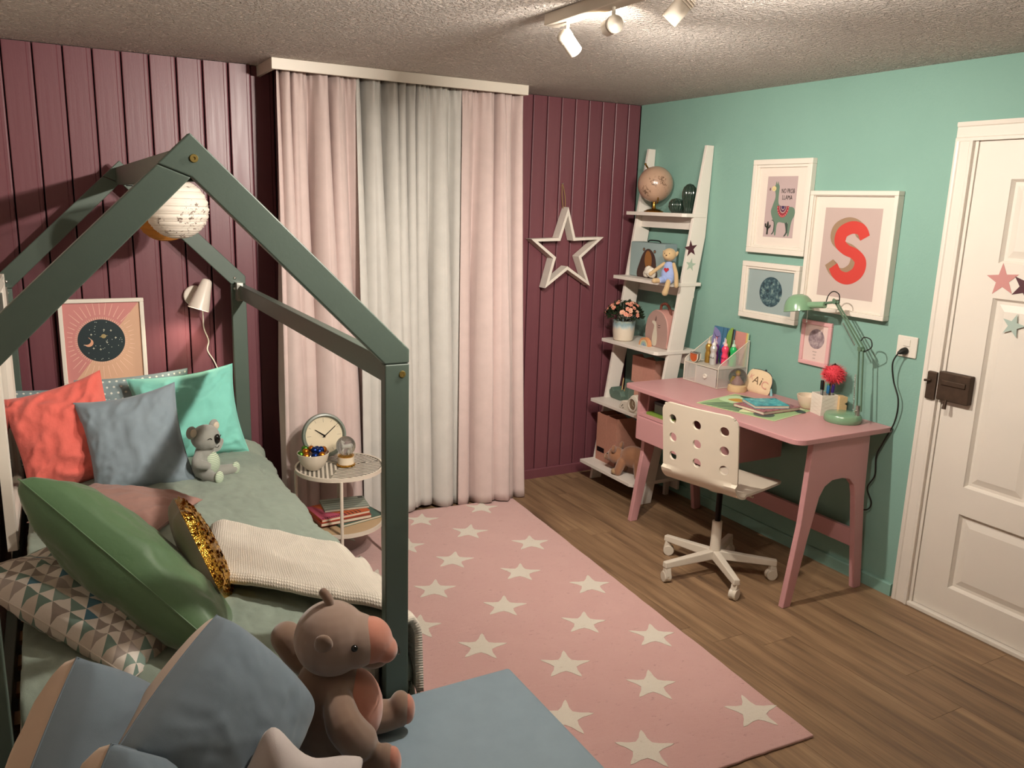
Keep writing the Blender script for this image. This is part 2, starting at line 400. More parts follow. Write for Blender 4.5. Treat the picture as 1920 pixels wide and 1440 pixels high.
# ---------------------------------------------------------------- track light: rail, heads and their lamps
M_wp = mat('white_metal_lacquer', '#cfc6b8', .4, var=.02)
rail = thing('track_light', 'white ceiling track light with swivelling cylindrical spot heads', 'light', (-1.73, -2.55, 2.262))
G().box(-1.757, -1.703, -1.765, -3.50, 2.262, 2.2995).build('rail', M_wp, rail, bevel=.003)
M_bulb = mat('lit_bulb', '#fff1d6', .5, emit=26, emitc='#ffd9a0')
def head(y, drop, d, power, size, blend=.9, rad=.022):
    d = V(d).normalized(); piv = V((-1.73, y, 2.262-drop)); ax = d.orthogonal()
    G().tube([(-1.73, y, 2.262), piv], .0055, 8).build('stem', M_wp, rail)
    a, b = piv-d*.030, piv+d*.050; M = frame(a, d.orthogonal(), d.cross(d.orthogonal()))
    if M.to_3x3() @ V((0, 0, 1)) @ d < 0: M = frame(a, d.cross(d.orthogonal()), d.orthogonal())
    h = G(M).lathe([(.0, 0), (.016, 0), (.020, .003), (.024, .006), (.024, .080), (.021, .080), (.020, .064), (.0, .064)], 24).build('spot_head', M_wp, rail)
    G(M).lathe([(.0, .0645), (.0195, .0645), (.017, .070), (.0, .073)], 20).build('bulb', M_bulb, h)
    for k in range(3): G(M).lathe([(.0245, .008+k*.007), (.0258, .010+k*.007), (.0245, .012+k*.007)], 24).build('cooling_ring', M_wp, h)
    ld = bpy.data.lights.new('spot_lamp', 'SPOT'); ld.energy = power; ld.color = WARM; ld.spot_size = R(size); ld.spot_blend = blend; ld.shadow_soft_size = rad
    lo = bpy.data.objects.new('spot_lamp', ld); C.objects.link(lo); lo.parent = rail
    lo.location = b+d*.008-ORIG[rail.name]; lo.rotation_mode = 'QUATERNION'; lo.rotation_quaternion = (-d).to_track_quat('Z', 'Y')
def aim(y, drop, tgt): return V(tgt)-V((-1.73, y, 2.262-drop))
for y, drop, tgt, pw, sz, rd in HEADS: head(y, drop, aim(y, drop, tgt), pw, sz, .9, rd)

# ---------------------------------------------------------------- curtains under a white pelmet
pel = G().box(-2.300, -.965, -.290, -.272, 2.250, 2.2995).box(-2.300, -2.282, -.272, .028, 2.250, 2.2995).box(-.983, -.965, -.272, -.001, 2.250, 2.2995)
pel = pel.build('curtain_pelmet', mat('pelmet_white', '#d3cabd', .45, var=.03), label='white boxed pelmet on the ceiling above the curtains', cat='pelmet', bevel=.002)
G().box(-2.282, -.983, -.245, -.125, 2.270, 2.2995).build('curtain_track', M_wp, pel)
def curtain(name, label, x0t, x1t, x0b, x1b, yc, m, folds, seed, amp, zb, thick, yflare=.05, ztop=2.268, flat=0):
    rnd = random.Random(seed); ph = [rnd.uniform(0, 6.28) for _ in range(8)]
    ws = [rnd.uniform(.35, 2.0) for _ in range(folds)]; wt = [rnd.uniform(.35, 1.35) for _ in range(folds+1)]
    if flat: k = -1 if flat > 0 else 0; ws[k] = 1.7; wt[k] = .12; wt[-2 if flat > 0 else 1] = .7
    kn = [0.0]
    for w in ws: kn.append(kn[-1]+w/sum(ws))
    kn[-1] = 1.0; zk = [rnd.uniform(-1, 1) for _ in range(folds+1)]
    def fold(u):
        for i in range(len(kn)-1):
            if u <= kn[i+1]+1e-9:
                t = (u-kn[i])/(kn[i+1]-kn[i]); return (i+(1-math.cos(PI*t))/2*.35+t*.65, i, t)
        return (len(kn)-1, len(kn)-2, 1)
    def fn(u, v):
        z = ztop+(zb-ztop)*v; f, i, t = fold(u)
        a = amp*(.45+.75*min(1, v*1.5))*(wt[i]*(1-t)+wt[i+1]*t)
        a *= 1+.45*math.sin(v*2.6+zk[i]*3)*zk[i]
        w = math.cos(2*PI*f); w = math.copysign(abs(w)**.8, w)
        sway = .010*math.sin(v*2.2+ph[0]+u*3)
        gath = (1-min(1, v/.06))*.010*math.sin(u*folds*2*PI*2.7+ph[2])
        x = (x0t+(x1t-x0t)*u)*(1-v)+(x0b+(x1b-x0b)*u)*v+a*.55*math.sin(2*PI*f)*min(1, .3+v)+sway*.6
        y = yc-a*w-gath-yflare*v*v+sway*.5
        hem = .010*math.sin(u*9+ph[3])*v**8
        return (x, y, z+hem)
    return G().grid(fn, folds*26, 46).build(name, m, label=label, cat='curtain', solid=thick, ang=180)
M_cp = fabric('pink_curtain_cloth', '#c5b1ac', 1400, .95, .3); M_sh = fabric('sheer_cloth', '#bfbcb6', 1600, .9, .25)
curtain('pink_curtain', 'long dusty pink curtain hanging behind the small round side table', -2.272, -1.862, -2.290, -1.800, -.195, M_cp, 5, 3, .074, .014, .002, flat=1)
curtain('sheer_curtain', 'long greyish white sheer curtain hanging between the two pink curtains', -1.885, -1.270, -1.880, -1.255, -.165, M_sh, 8, 11, .062, .018, .001, .05)
curtain('pink_curtain', 'long dusty pink curtain hanging beside the wooden star', -1.312, -.962, -1.325, -.905, -.200, M_cp, 4, 21, .076, .014, .002, .06, flat=-1)

# ---------------------------------------------------------------- house shaped bed
M_bed = mat('bed_green_lacquer', '#4d5b52', .42, bump=.1, bs=120, var=.05)
M_screw = mat('brass_screw', '#b09a5a', .35, .9); M_steel = mat('steel_screw', '#b8b8b0', .3, .9)
BX0, BX1, BYN, BYF = -3.460, -2.418, -2.250, -.095
BC = (BX0+BX1)/2; PWD = .068; PTH = .034
bed = thing('house_bed', 'grey-green wooden bed with house shaped roof frame', 'bed', (BC, -1.17, 0))
ze, za = 1.268, 1.822
for y0 in (BYN, BYF-PTH):
    for x0 in (BX0, BX1-PWD):
        p = G().box(x0, x0+PWD, y0, y0+PTH, 0, ze).build('post', M_bed, bed, bevel=.003)
    s_ = (za-1.306)/(BX1-BC); dz = PWD/math.cos(math.atan(s_)); f = lambda a, b, d: (a, d, b)
    rr = G().prism([(BX1, ze+.0015), (BX1, 1.306), (BC, za), (BC-.035*2, za-.035*2*s_), (BC-.0005, za-dz), (BX1-PWD, ze+.0015)], f, y0, y0+PTH).build('rafter', M_bed, bed, bevel=.003)
    G().prism([(BX0, ze+.0015), (BX0+PWD, ze+.0015), (BC-.002, za-dz-.001), (BC-.071, za-.071*s_-.0005), (BX0, 1.306)], f, y0, y0+PTH).build('rafter', M_bed, bed, bevel=.003)
    yy = y0-.001
    for cx, cz in ((BC+.006, za-.055), (BX1-.020, ze-.028), (BX0+.020, ze-.028)):
        M = Matrix.Translation((cx, yy, cz)) @ Matrix.Rotation(PI/2, 4, 'X')
        G(M).lathe([(.0, .0), (.003, .0), (.0035, .002), (.0085, .002), (.0095, -.001)], 18).build('screw', M_screw, bed)
for x0 in (BX0+.004, BX1-.004-.034):
    G().box(x0, x0+.034, BYN+PTH, BYF-PTH, ze-.068, ze).build('eave_beam', M_bed, bed, bevel=.003)
    G().box(x0, x0+.034, BYN+PTH, BYF-PTH, .150, .290).build('side_rail', M_bed, bed, bevel=.003)
    xs = x0+.034 if x0 < BC else x0
    br = G().box(xs-.014, xs+.014, BYF-PTH-.055, BYF-PTH-.0005, ze-.075, ze+.012).build('bracket', M_steel, bed)
for zz in (ze-.02, ze+.03):
    for xx in (BX0+PWD*.72, BX1-PWD*.75):
        M = Matrix.Translation((xx, BYF-PTH-.001, zz)) @ Matrix.Rotation(PI/2, 4, 'X')
        G(M).lathe([(.0, .004), (.005, .003), (.0075, .0), (.0075, -.002)], 14).build('screw', M_steel, bed)
for y0 in (BYN, BYF-PTH): G().box(BX0+PWD, BX1-PWD, y0, y0+PTH, .150, .290).build('end_rail', M_bed, bed, bevel=.003)
# ridge under the gable tops
G().box(BC-.017, BC+.017, BYN+PTH, BYF-PTH, za-.105, za-.030).build('ridge_beam', M_bed, bed, bevel=.003)
for k in range(12): G().box(BX0+.038, BX1-.038, BYN+.10+k*.168, BYN+.17+k*.168, .205, .222).build('slat', mat('pine_slat', '#a8865c', .6), bed)
G().box(BX0+.075, BX1-.062, BYN+.045, BYF-.045, .224, .425).build('mattress', fabric('mattress_white', '#b9b0a0', 700), label='white mattress under the grey-green duvet', cat='mattress', bevel=.035, seg=4)

# duvet
M_duv = fabric('sage_muslin', '#8a978a', 500, .95, .4, .22)
def wr(x, y, s=1.0, seed=0):
    p = V((x*s+seed, y*s, seed*.7)); a = noise.noise(p*5.0); b = 1-abs(noise.noise(p*9.0+V((3, 1, 0)))); c = 1-abs(noise.noise(V((p.x*16, p.y*9, 2))))
    return .012*noise.noise(p*2.6)+.006*a+.007*(b**7)+.002*(c**6)
def duvet(u, v):
    # across: left tuck, flat top, round over the right edge and down
    s = u*1.27; xl = BX0+.085; top = .495; e = BX1-.030
    flat = e-xl-.045; rr_ = .062
    if s < flat: x, z, out = xl+s, top, 0
    elif s < flat+rr_*PI/2: t = (s-flat)/rr_; x, z, out = xl+flat+rr_*math.sin(t)*1.35, top-rr_*(1-math.cos(t)), 1
    else: t = s-flat-rr_*PI/2; x, z, out = xl+flat+rr_*1.35+.018*math.sin(t*9)-.02*t, top-rr_-t, 1
    L = 2.13; yv = v*L; y = BYF-.06-yv; yend = BYN+.030
    if y < yend+.09:
        t = min((yend+.09-y)/.07, PI/2); drop = max(0, (yend+.09-y)-.07*PI/2)
        y = yend+.09-.07*math.sin(t); z -= .07*(1-math.cos(t))+drop
    puf = .030*math.exp(-((u-.40)/.34)**2)*math.sin(min(1, v*1.15)*PI)**.6
    n_ = wr(x*1.0+u, y, 1.3, 4)
    if out: x += n_*1.3+.010*math.sin(v*34+2*math.sin(v*9)); x = min(x, BX1+.040)
    return (x, y, max(z+puf*(1 if not out else .3)+n_*(1 if not out else .3), .12))
G().grid(duvet, 110, 170).build('duvet', M_duv, label='crumpled sage green duvet spread over the house bed', cat='duvet', solid=.012, ang=180)

# folded waffle blanket
q = NT('waffle_cotton'); uv = q.sep(q.co('UV'))
wv = q.mth('MULTIPLY', q.mth('ABSOLUTE', q.mth('SINE', q.mth('MULTIPLY', uv[0], 330.0))), q.mth('ABSOLUTE', q.mth('SINE', q.mth('MULTIPLY', uv[1], 230.0))))
q.set(color=q.mix(q.mth('MULTIPLY_ADD', wv, .55, .3), lin('#cabfb0'), lin('#e0d8ca')), rough=.95, sheen=.2); q.bump(wv, .8, .002)
A, B, D_, E_ = V((-2.80, -1.36)), V((-2.418, -1.74)), V((-2.418, -2.215)), V((-2.905, -1.80))
def blanket(u, v):
    if u < .72:
        t = u/.72; p = (A*(1-t)+B*t)*(1-v)+(E_*(1-t)+D_*t)*v; x, y = p.x, p.y; z = .543
        r_ = .03*(1-min(1, t/.10))**2; z -= r_*.8
        z += .024*math.exp(-((x+2.85)/.30)**2)
        c = max(0, (x-(-2.47))/.05); z -= .045*max(0, c)**2 if c < 1.5 else 0
    else:
        t = (u-.72)/.28; p = B*(1-v)+D_*v; y = p.y-.02*t; x = BX1+.022+.022*math.sin(min(1, t*4)*PI/2)+.006*math.sin(v*22); z = .500-.23*t
    ed = min(v, 1-v); z -= .020*(1-min(1, ed/.05))**2 if u < .72 else 0
    return (x, y, z+.006*noise.noise(V((x*9, y*9, 1)))+wr(x, y, 1, 7)*.5)
bl = G().grid(blanket, 70, 44).build('waffle_blanket', q.m, label='cream waffle blanket folded across the sage duvet', cat='blanket', solid=.022, ang=180)
for k in range(9):
    y = -1.79-k*.052
    G().tube([(BX1+.046, y, .280), (BX1+.050, y-.004, .255), (BX1+.046, y, .225)], [.003, .006, .007], 6).build('tassel', mat('cotton_tassel', '#d2c6b2', .95), bl)

# ---------------------------------------------------------------- cushions
def corners(TL, TR_, BL, off=(0, 0, 0)):
    TL, TR_, BL = V(TL), V(TR_), V(BL); return ((TR_+BL)/2+V(off), TR_-TL, TL-BL)
def cushion(name, label, P, ux, uy, w, h, t, m, mb=None, rot=0, n=44, pinch=.07, wrk=.006, seed=1, full=.42, group=None, cat='cushion', flange=0, sag=0):
    ux, uy, nn = ortho(ux, uy)
    if rot: c, s_ = math.cos(R(rot)), math.sin(R(rot)); ux, uy = ux*c+uy*s_, uy*c-ux*s_
    M = frame(P, ux, uy); halves = []
    for sd in (1, -1):
        def fn(a, b):
            u, v = a*2-1, b*2-1
            u = math.copysign(abs(u)**.85, u); v = math.copysign(abs(v)**.85, v)
            x = u*w/2*(1-pinch*(1-v*v)*u*u); y = v*h/2*(1-pinch*(1-u*u)*v*v)
            fu, fv = (max(0, min(1, (1-abs(q_))/(1-flange))) if flange else 1-abs(q_) for q_ in (u, v))
            bu, bv = (1-(1-fu)**2.2), (1-(1-fv)**2.2)
            z = t/2*(bu*bv)**full
            e = min(1-abs(u), 1-abs(v)); rad = math.atan2(v, u)
            p = V((u*1.6+seed*3.1, v*1.6, sd*2.0+seed)); k = wrk*(noise.noise(p*2.2)+.6*noise.noise(p*5.1))
            k += wrk*.9*noise.noise(V((rad*6.0, seed, math.hypot(u, v)*.6)))*max(0, math.hypot(u, v)-.45)*2
            k += wrk*1.3*(max(0, 1-abs(noise.noise(V((u*1.3+seed, v*2.1-u*.8, sd+seed*.37))))*2.2)**3-.2)
            z += k*min(1, e*6)
            z *= 1+sag*(-v)*.5
            return (x, y, sd*(z+.0006))
        g_ = G(M).grid(fn, n, n)
        if sd < 0: g_.f = [f[::-1] for f in g_.f]
        halves.append(g_)
    if mb is None:
        a, b = halves; a.add([M.inverted() @ v for v in b.v], b.f, 0, True, b.uv)
        o = a.build(name, m, label=label, cat=cat, group=group, ang=180)
    else:
        o = thing(name, label, cat, tuple(V(P)-V((0, 0, h*.3))), group)
        halves[0].build('front_cover', m, o, ang=180); halves[1].build('back_cover', mb, o, ang=180)
    ed = []
    for i in range(4*14):
        s_ = i/14; k = int(s_); f_ = (s_-k)*2-1; u, v = ((f_, -1), (1, f_), (-f_, 1), (-1, -f_))[k]
        ed.append((u*w/2*(1-pinch*(1-v*v)*u*u), v*h/2*(1-pinch*(1-u*u)*v*v), 0))
    G(M).tube(ed, .0022, 6, closed=True).build('seam', m, o)
    return o
F_mint = fabric('mint_linen', '#7ecabb', 900); F_red = fabric('coral_linen', '#e06a5e', 700, .95, .4, .4); F_grey = fabric('slate_cotton', '#84929b', 1100, .9, .3)
F_bg = fabric('blue_grey_cotton', '#6a7882', 1100, .9, .25); F_beige = fabric('beige_cotton', '#c4ad98', 1000); F_pk = fabric('dusty_pink_cotton', '#9c766c', 900)
F_gr = fabric('green_satin', '#4a6a44', 1200, .5, .12, .12, .3)
def polka():
    q = NT('polka_dot_cotton'); uv = q.sep(q.co('UV')); a = q.mth('MULTIPLY', uv[0], 17.0); b = q.mth('MULTIPLY', uv[1], 11.0)
    a = q.mth('ADD', a, q.mth('MULTIPLY', q.mth('FLOOR', b), .5))
    fa = q.mth('SUBTRACT', q.mth('FRACT', a), .5); fb = q.mth('SUBTRACT', q.mth('FRACT', b), .5)
    d = q.mth('ADD', q.mth('MULTIPLY', fa, fa), q.mth('MULTIPLY', fb, fb)); m_ = q.mth('LESS_THAN', d, .028)
    q.set(color=q.mix(m_, q.mix(q.noise(q.co(), 14), lin('#74868a'), lin('#87999b')), lin('#d4d6cc')), rough=.9); q.bump(q.noise(q.co(), 900, 1), .3, .001); return q.m
F_pol = polka()
def triangles():
    q = NT('triangle_print_cotton'); uv = q.sep(q.co('UV')); b = q.mth('MULTIPLY', uv[1], 12.0); a = q.mth('SUBTRACT', q.mth('MULTIPLY', uv[0], 14.0), q.mth('MULTIPLY', b, .5))
    up = q.mth('GREATER_THAN', q.mth('ADD', q.mth('FRACT', a), q.mth('FRACT', b)), 1.0)
    wn = q.n('ShaderNodeTexWhiteNoise', noise_dimensions='3D'); q.l(q.comb(q.mth('FLOOR', a), q.mth('FLOOR', b), 3.0), wn.inputs[0])
    dk = q.ramp(wn.outputs[0], [(0, '#948880'), (.3, '#6f867c'), (.52, '#a1968e'), (.75, '#4d7484'), (.86, '#82968b')], 'CONSTANT')
    lt = q.ramp(wn.outputs[0], [(0, '#d9d0c6'), (.5, '#c4b8ac'), (.75, '#e0d8ce')], 'CONSTANT')
    q.set(color=q.mix(up, lt, dk), rough=.9); q.bump(q.noise(q.co(), 900, 1), .3, .001); q.bump(q.noise(q.co(), 18, 3), .25, .012); return q.m
F_tri = triangles()
cushion('polka_dot_pillow', 'grey-blue pillow with white dots standing in the corner behind the coral cushion', (-3.20, -.215, .665), (1, 0, 0), (0, .28, 1), .50, .34, .13, F_pol, seed=2, cat='pillow')
cushion('polka_dot_pillow', 'grey-blue pillow with white dots standing between the coral and mint cushions', (-2.94, -.200, .690), (1, 0, .05), (0, .2, 1), .48, .36, .12, F_pol, seed=5, cat='pillow')
cushion('coral_cushion', 'coral red linen cushion leaning in the head corner of the bed', (-3.235, -.50, .690), (.95, -.06, .26), (-.08, .44, .88), .40, .46, .22, F_red, seed=3, wrk=.014, pinch=.11)
cushion('mint_cushion', 'bright mint green cushion leaning on the wall under the white wall lamp', (-2.735, -.345, .690), (1, 0, .09), (0, .30, .95), .46, .42, .19, F_mint, seed=6, flange=.07, wrk=.009, pinch=.10)
cushion('slate_cushion', 'slate grey cushion with pale back leaning on the coral cushion', (-2.985, -.665, .675), (.97, -.12, .17), (-.10, .40, .9), .39, .44, .20, F_grey, fabric('pale_pink_cotton', '#b99a8c', 900), seed=8, pinch=.11, wrk=.008)
cushion('dusty_pink_cushion', 'dusty pink cushion lying flat between the coral and green cushions', (-3.09, -1.12, .560), (.75, -.62, -.02), (.5, .8, .05), .46, .34, .12, F_pk, seed=9)
cushion('triangle_cushion', 'white and green triangle print cushion leaning on the left side of the bed', *corners((-3.350, -1.42, .700), (-2.975, -1.83, .525), (-3.380, -1.83, .635), (.012, -.015, -.012)), .57, .42, .16, F_tri, seed=12, wrk=.010)
cushion('green_satin_cushion', 'large dark green satin cushion resting on the triangle print cushion', (-3.085, -1.855, .640), (.608, -.556, -.571), (.214, .80, -.45), .68, .44, .22, F_gr, seed=14, wrk=.006, full=.34)

# sequin star cushion
def sequin():
    q = NT('gold_sequins'); vo = q.n('ShaderNodeTexVoronoi'); q.l(q.co(), vo.inputs['Vector']); vo.inputs['Scale'].default_value = 190
    q.set(color=q.mix(q.noise(q.co(), 40), lin('#a5731f'), lin('#d9a94a')), rough=.22, metal=1.0); q.bump(q.sep(vo.outputs['Color'])[0], 1.0, .004); q.bump(vo.outputs['Distance'], .6, .003); return q.m
def star_outline(r, ri, rot=90, per=8, it=14):
    p = star_pts(0, 0, r, ri, rot); o = []
    for i in range(10):
        a, b = V(p[i]), V(p[(i+1) % 10]); o += [a.lerp(b, k/per) for k in range(per)]
    for _ in range(it): o = [(o[i-1]+o[i]*2+o[(i+1) % len(o)])/4 for i in range(len(o))]
    return [(v.x, v.y) for v in o]
sq = thing('sequin_cushion', 'star cushion with gold sequin front and grey back standing on the duvet', 'cushion', (-2.93, -1.87, .52))
ux_ = V((.10, -.30, -.26)); M = frame((-2.905, -1.80, .635), ux_, V((.89, .02, .32)).cross(ux_)); M = M @ Matrix.Rotation(R(20), 4, 'Z')
o1 = star_outline(.235, .58)
for sd, nm, mm in ((1, 'sequin_front', sequin()), (-1, 'plain_back', fabric('taupe_velvet', '#8b7f70', 900))):
    g = G(M); n = len(o1); vs = [(0, 0, sd*.052)]; fs = []
    for i in range(1, 11):
        r_ = i/10
        for x, y in o1: vs.append((x*r_, y*r_, sd*(.052*(1-r_**2.4)**.5+.0005)))
    for j in range(n):
        j2 = (j+1) % n; f = (0, 1+j, 1+j2); fs.append(f if sd > 0 else f[::-1])
        for i in range(9): f = (1+i*n+j, 1+(i+1)*n+j, 1+(i+1)*n+j2, 1+i*n+j2); fs.append(f if sd > 0 else f[::-1])
    g.add(vs, fs, 0, True).build(nm, mm, sq, ang=180)

g = G(M); rn = random.Random(31)
for k in range(640):
    while True:
        a, r_ = rn.uniform(0, 2*PI), math.sqrt(rn.uniform(0, 1))*.99; i = int(a/(2*PI)*len(o1)) % len(o1); x, y = o1[i][0]*r_, o1[i][1]*r_
        if True: break
    z = .052*(1-r_**2.4)**.5+.002; n = V((x*2.2*r_+rn.uniform(-.45, .45), y*2.2*r_+rn.uniform(-.45, .45), 1)).normalized(); a_ = n.orthogonal().normalized(); b_ = n.cross(a_); c = V((x, y, z))
    g.add([c+(a_*math.cos(t)+b_*math.sin(t))*.0058 for t in (0, 1.05, 2.09, 3.14, 4.19, 5.24)], [(0, 1, 2, 3, 4, 5)])
g.build('sequins', mat('gold_sequin_disc', '#deb052', .30, 1.0, var=.25, vs=90), sq, kind='stuff')

# ---------------------------------------------------------------- blue bench at the foot of the bed
bench = thing('padded_bench', 'pale blue padded bench at the foot of the house bed', 'bench', (-2.785, -2.62, 0))
M_bl = fabric('pale_blue_vinyl', '#7b8d97', 400, .5, .08, 0, 0)
G().box(-3.470, -2.093, -2.985, -2.268, .225, .300).build('seat_pad', M_bl, bench, bevel=.012, seg=3)
G().box(-3.460, -2.103, -2.975, -2.278, .055, .224).build('base', mat('bench_white', '#c9c4b8', .5), bench, bevel=.003)
for x in (-3.40, -2.15):
    for y in (-2.93, -2.33): G().lathe([(.0, 0), (.018, 0), (.024, .055), (.0, .055)], 14, (x, y, 0)).build('leg', mat('bench_leg', '#8a8276', .5), bench)
G().grid(lambda u, v: (-3.462+.26*u, -2.345-.40*v, .309+.010*wr(u*3, v*3, 1, 5)/.01*.6), 24, 24).build('grey_throw', fabric('grey_throw_cotton', '#77797c', 800, .95, .3, .2), label='grey cotton throw lying on the bench behind the bed post', cat='throw', solid=.010, ang=180)
cushion('blue_grey_cushion', 'blue-grey cushion with beige back leaning between the bench star and the bed', *corners((-3.101, -2.56, 0.623), (-2.924, -2.42, 0.744), (-2.993, -2.6, 0.413), (-.022, -.060, -.018)), .330, .330, .25, F_bg, F_beige, seed=21, wrk=.003, full=.29, pinch=-.05)
cushion('blue_grey_cushion', 'blue-grey cushion with wide beige back standing against the left bed post', *corners((-3.24, -2.5, 0.767), (-3.031, -2.33, 0.469), (-3.293, -2.62, 0.548), (-.060, -.060, -.022)), .38, .38, .25, F_bg, F_beige, seed=23, wrk=.003, full=.29, pinch=-.05)
cushion('blue_grey_cushion', 'blue-grey cushion with beige back lying in front of the other bench cushions', *corners((-3.2, -2.66, 0.664), (-3.028, -2.5, 0.408), (-3.263, -2.76, 0.525), (-.040, -.120, -.020)), .34, .34, .22, F_bg, F_beige, seed=25, wrk=.003, full=.29, pinch=-.05)
# white star night light
M = frame((-2.900, -2.745, .430), (.98, .05, .02), (.05, .15, .98))
st = G(M).puff(star_outline(.235, .46), .13, 12).build('star_night_light', fabric('white_plush', '#c4bab6', 800), label='white plush star with a small glowing cyan dot on the bench', cat='night light', ang=180)
G(M).ball((.004, .055, .066), (.0085, .0085, .006), 14, 8).build('glowing_dot', mat('cyan_led', '#39d8b8', .4, emit=3.0, emitc='#4af0c8'), st)

# ---------------------------------------------------------------- plush toys
def plush(name, M, blobs, m, parent=None, vox=.005, smit=8, label=None, cat=None):
    g = G(M)
    for b in blobs:
        if b[0] == 'e': g.ball(b[1], b[2], 18, 12, rot=b[3] if len(b) > 3 else None)
        else:
            pts = catmull(b[1], 5); k = len(pts); rs = b[2]; rr_ = [np.interp(i/(k-1)*(len(rs)-1), range(len(rs)), rs) for i in range(k)]
            g.tube(pts, [float(x) for x in rr_], 12); g.ball(pts[0], rs[0], 12, 8); g.ball(pts[-1], rs[-1], 12, 8)
    return g.build(name, m, parent, label=label, cat=cat, remesh=vox, smit=smit)
RX = lambda a: Matrix.Rotation(R(a), 3, 'X'); RY = lambda a: Matrix.Rotation(R(a), 3, 'Y'); RZ = lambda a: Matrix.Rotation(R(a), 3, 'Z')
M_bb = fabric('brown_plush', '#7f6655', 1500, .95, .4, 0, .5); M_bp = fabric('salmon_plush', '#b87a66', 1500, .95, .4, 0, .5); M_bt = fabric('taupe_plush', '#8d7668', 1500, .95, .4, 0, .5); M_eye = mat('black_bead', '#0b0a09', .15)
BM = TR(-2.695, -2.425, .300, R(66))
bear = thing('plush_animal', 'brown plush animal with salmon muzzle and belly sitting on the blue bench', 'plush toy', (-2.690, -2.415, .300))
plush('body', BM, [('e', (0, 0, .110), (.112, .108, .118)), ('e', (0, .005, .190), (.088, .084, .082)), ('e', (0, .01, .235), (.055, .052, .05)),
    ('t', [(-.055, -.02, .205), (-.118, -.045, .165), (-.115, -.078, .115)], [.034, .046, .048]), ('t', [(.05, .02, .200), (.085, .085, .220), (.095, .125, .275)], [.034, .040, .042]),
    ('t', [(-.055, -.03, .055), (-.095, -.09, .045), (-.120, -.125, .045)], [.050, .046, .040]), ('t', [(.055, -.03, .055), (.080, -.11, .048), (.085, -.145, .050)], [.050, .045, .040]),
    ('e', (-.124, -.142, .062), (.036, .032, .050)), ('e', (.086, -.168, .066), (.036, .032, .052))], M_bb, bear)
plush('head', BM, [('e', (0, -.002, .325), (.090, .092, .094)), ('e', (0, -.060, .318), (.070, .070, .068))], M_bt, bear)
plush('muzzle', BM, [('e', (0, -.098, .318), (.055, .056, .060), RX(-12)), ('e', (0, -.135, .292), (.036, .032, .034))], M_bp, bear)
plush('chin', BM, [('e', (0, -.105, .268), (.036, .040, .022))], M_bt, bear)
plush('belly', BM, [('e', (0, -.050, .130), (.078, .080, .108))], M_bp, bear)
for sx in (-1, 1):
    e = plush('ear', BM, [('e', (sx*.080, .005, .352), (.014, .024, .034), RY(sx*20))], M_bb, bear, smit=4)
    G(BM).ball((sx*.068, -.066, .335), .0085, 12, 8).build('eye', M_eye, bear)
    plush('sole', BM, [('e', (-.127 if sx < 0 else .087, -.160 if sx < 0 else -.186, .064), (.029, .022, .043))], M_bp, bear, smit=4)
plush('horn', BM, [('t', [(0, .0, .395), (.0, .002, .425), (-.004, .014, .450)], [.012, .013, .012])], M_bb, bear, smit=4)
G(BM).tube(catmull([(-.018, -.166, .288), (0, -.170, .281), (.018, -.166, .288)], 4), .0016, 6).build('mouth', M_eye, bear)

KM = TR(-2.735, -.765, .520, R(40))
M_kg = fabric('koala_grey_plush', '#8d8d86', 1500, .95, .4, 0, .5); M_kl = fabric('koala_pale_plush', '#a3a89a', 1500, .95, .4)
q = NT('striped_jersey'); w_ = q.mth('SINE', q.mth('MULTIPLY', q.sep(q.co())[2], 900.0)); q.set(color=q.mix(q.mth('GREATER_THAN', w_, .1), lin('#95a890'), lin('#c4cdb8')), rough=.9); M_str = q.m
koala = thing('koala_toy', 'grey plush koala with striped belly sitting against the slate cushion', 'plush toy', (-2.735, -.765, .520))
plush('body', KM, [('e', (0, 0, .062), (.058, .052, .064)), ('e', (0, .0, .110), (.042, .040, .045)), ('t', [(-.035, 0, .115), (-.068, -.02, .090), (-.050, -.055, .080)], [.018, .022, .017]),
    ('t', [(.035, 0, .118), (.078, .005, .118), (.110, .01, .135)], [.018, .020, .014]), ('t', [(-.03, -.03, .028), (-.035, -.085, .026)], [.026, .022]), ('t', [(.03, -.03, .028), (.085, -.07, .030)], [.026, .022])], M_kg, koala, .004)
plush('head', KM, [('e', (0, -.008, .182), (.062, .056, .054)), ('e', (0, -.038, .172), (.040, .030, .034))], M_kg, koala, .004)
plush('belly', KM, [('e', (.006, -.026, .072), (.040, .034, .052))], M_str, koala, .004)
for sx in (-1, 1):
    e = plush('ear', KM, [('e', (sx*.066, .004, .216), (.028, .013, .028), RY(sx*20))], M_kg, koala, .004, 4)
    plush('inner_ear', KM, [('e', (sx*.067, -.008, .216), (.018, .008, .018), RY(sx*20))], fabric('cream_plush', '#c2b5a2', 1500), e, .003, 3)
    G(KM).tube(catmull([(sx*.024, -.063, .186), (sx*.031, -.061, .192), (sx*.039, -.055, .188)], 4), .0014, 6).build('closed_eye', M_eye, koala)
    plush('sole', KM, [('e', (-.036 if sx < 0 else .094, -.102 if sx < 0 else -.078, .032), (.024, .012, .028))], M_str, koala, .004, 3)
G(KM).ball((0, -.070, .184), (.014, .010, .021), 14, 10).build('nose', M_eye, koala)
G(KM).tube(catmull([(-.012, -.066, .152), (0, -.069, .147), (.012, -.066, .152)], 4), .0014, 6).build('mouth', M_eye, koala)

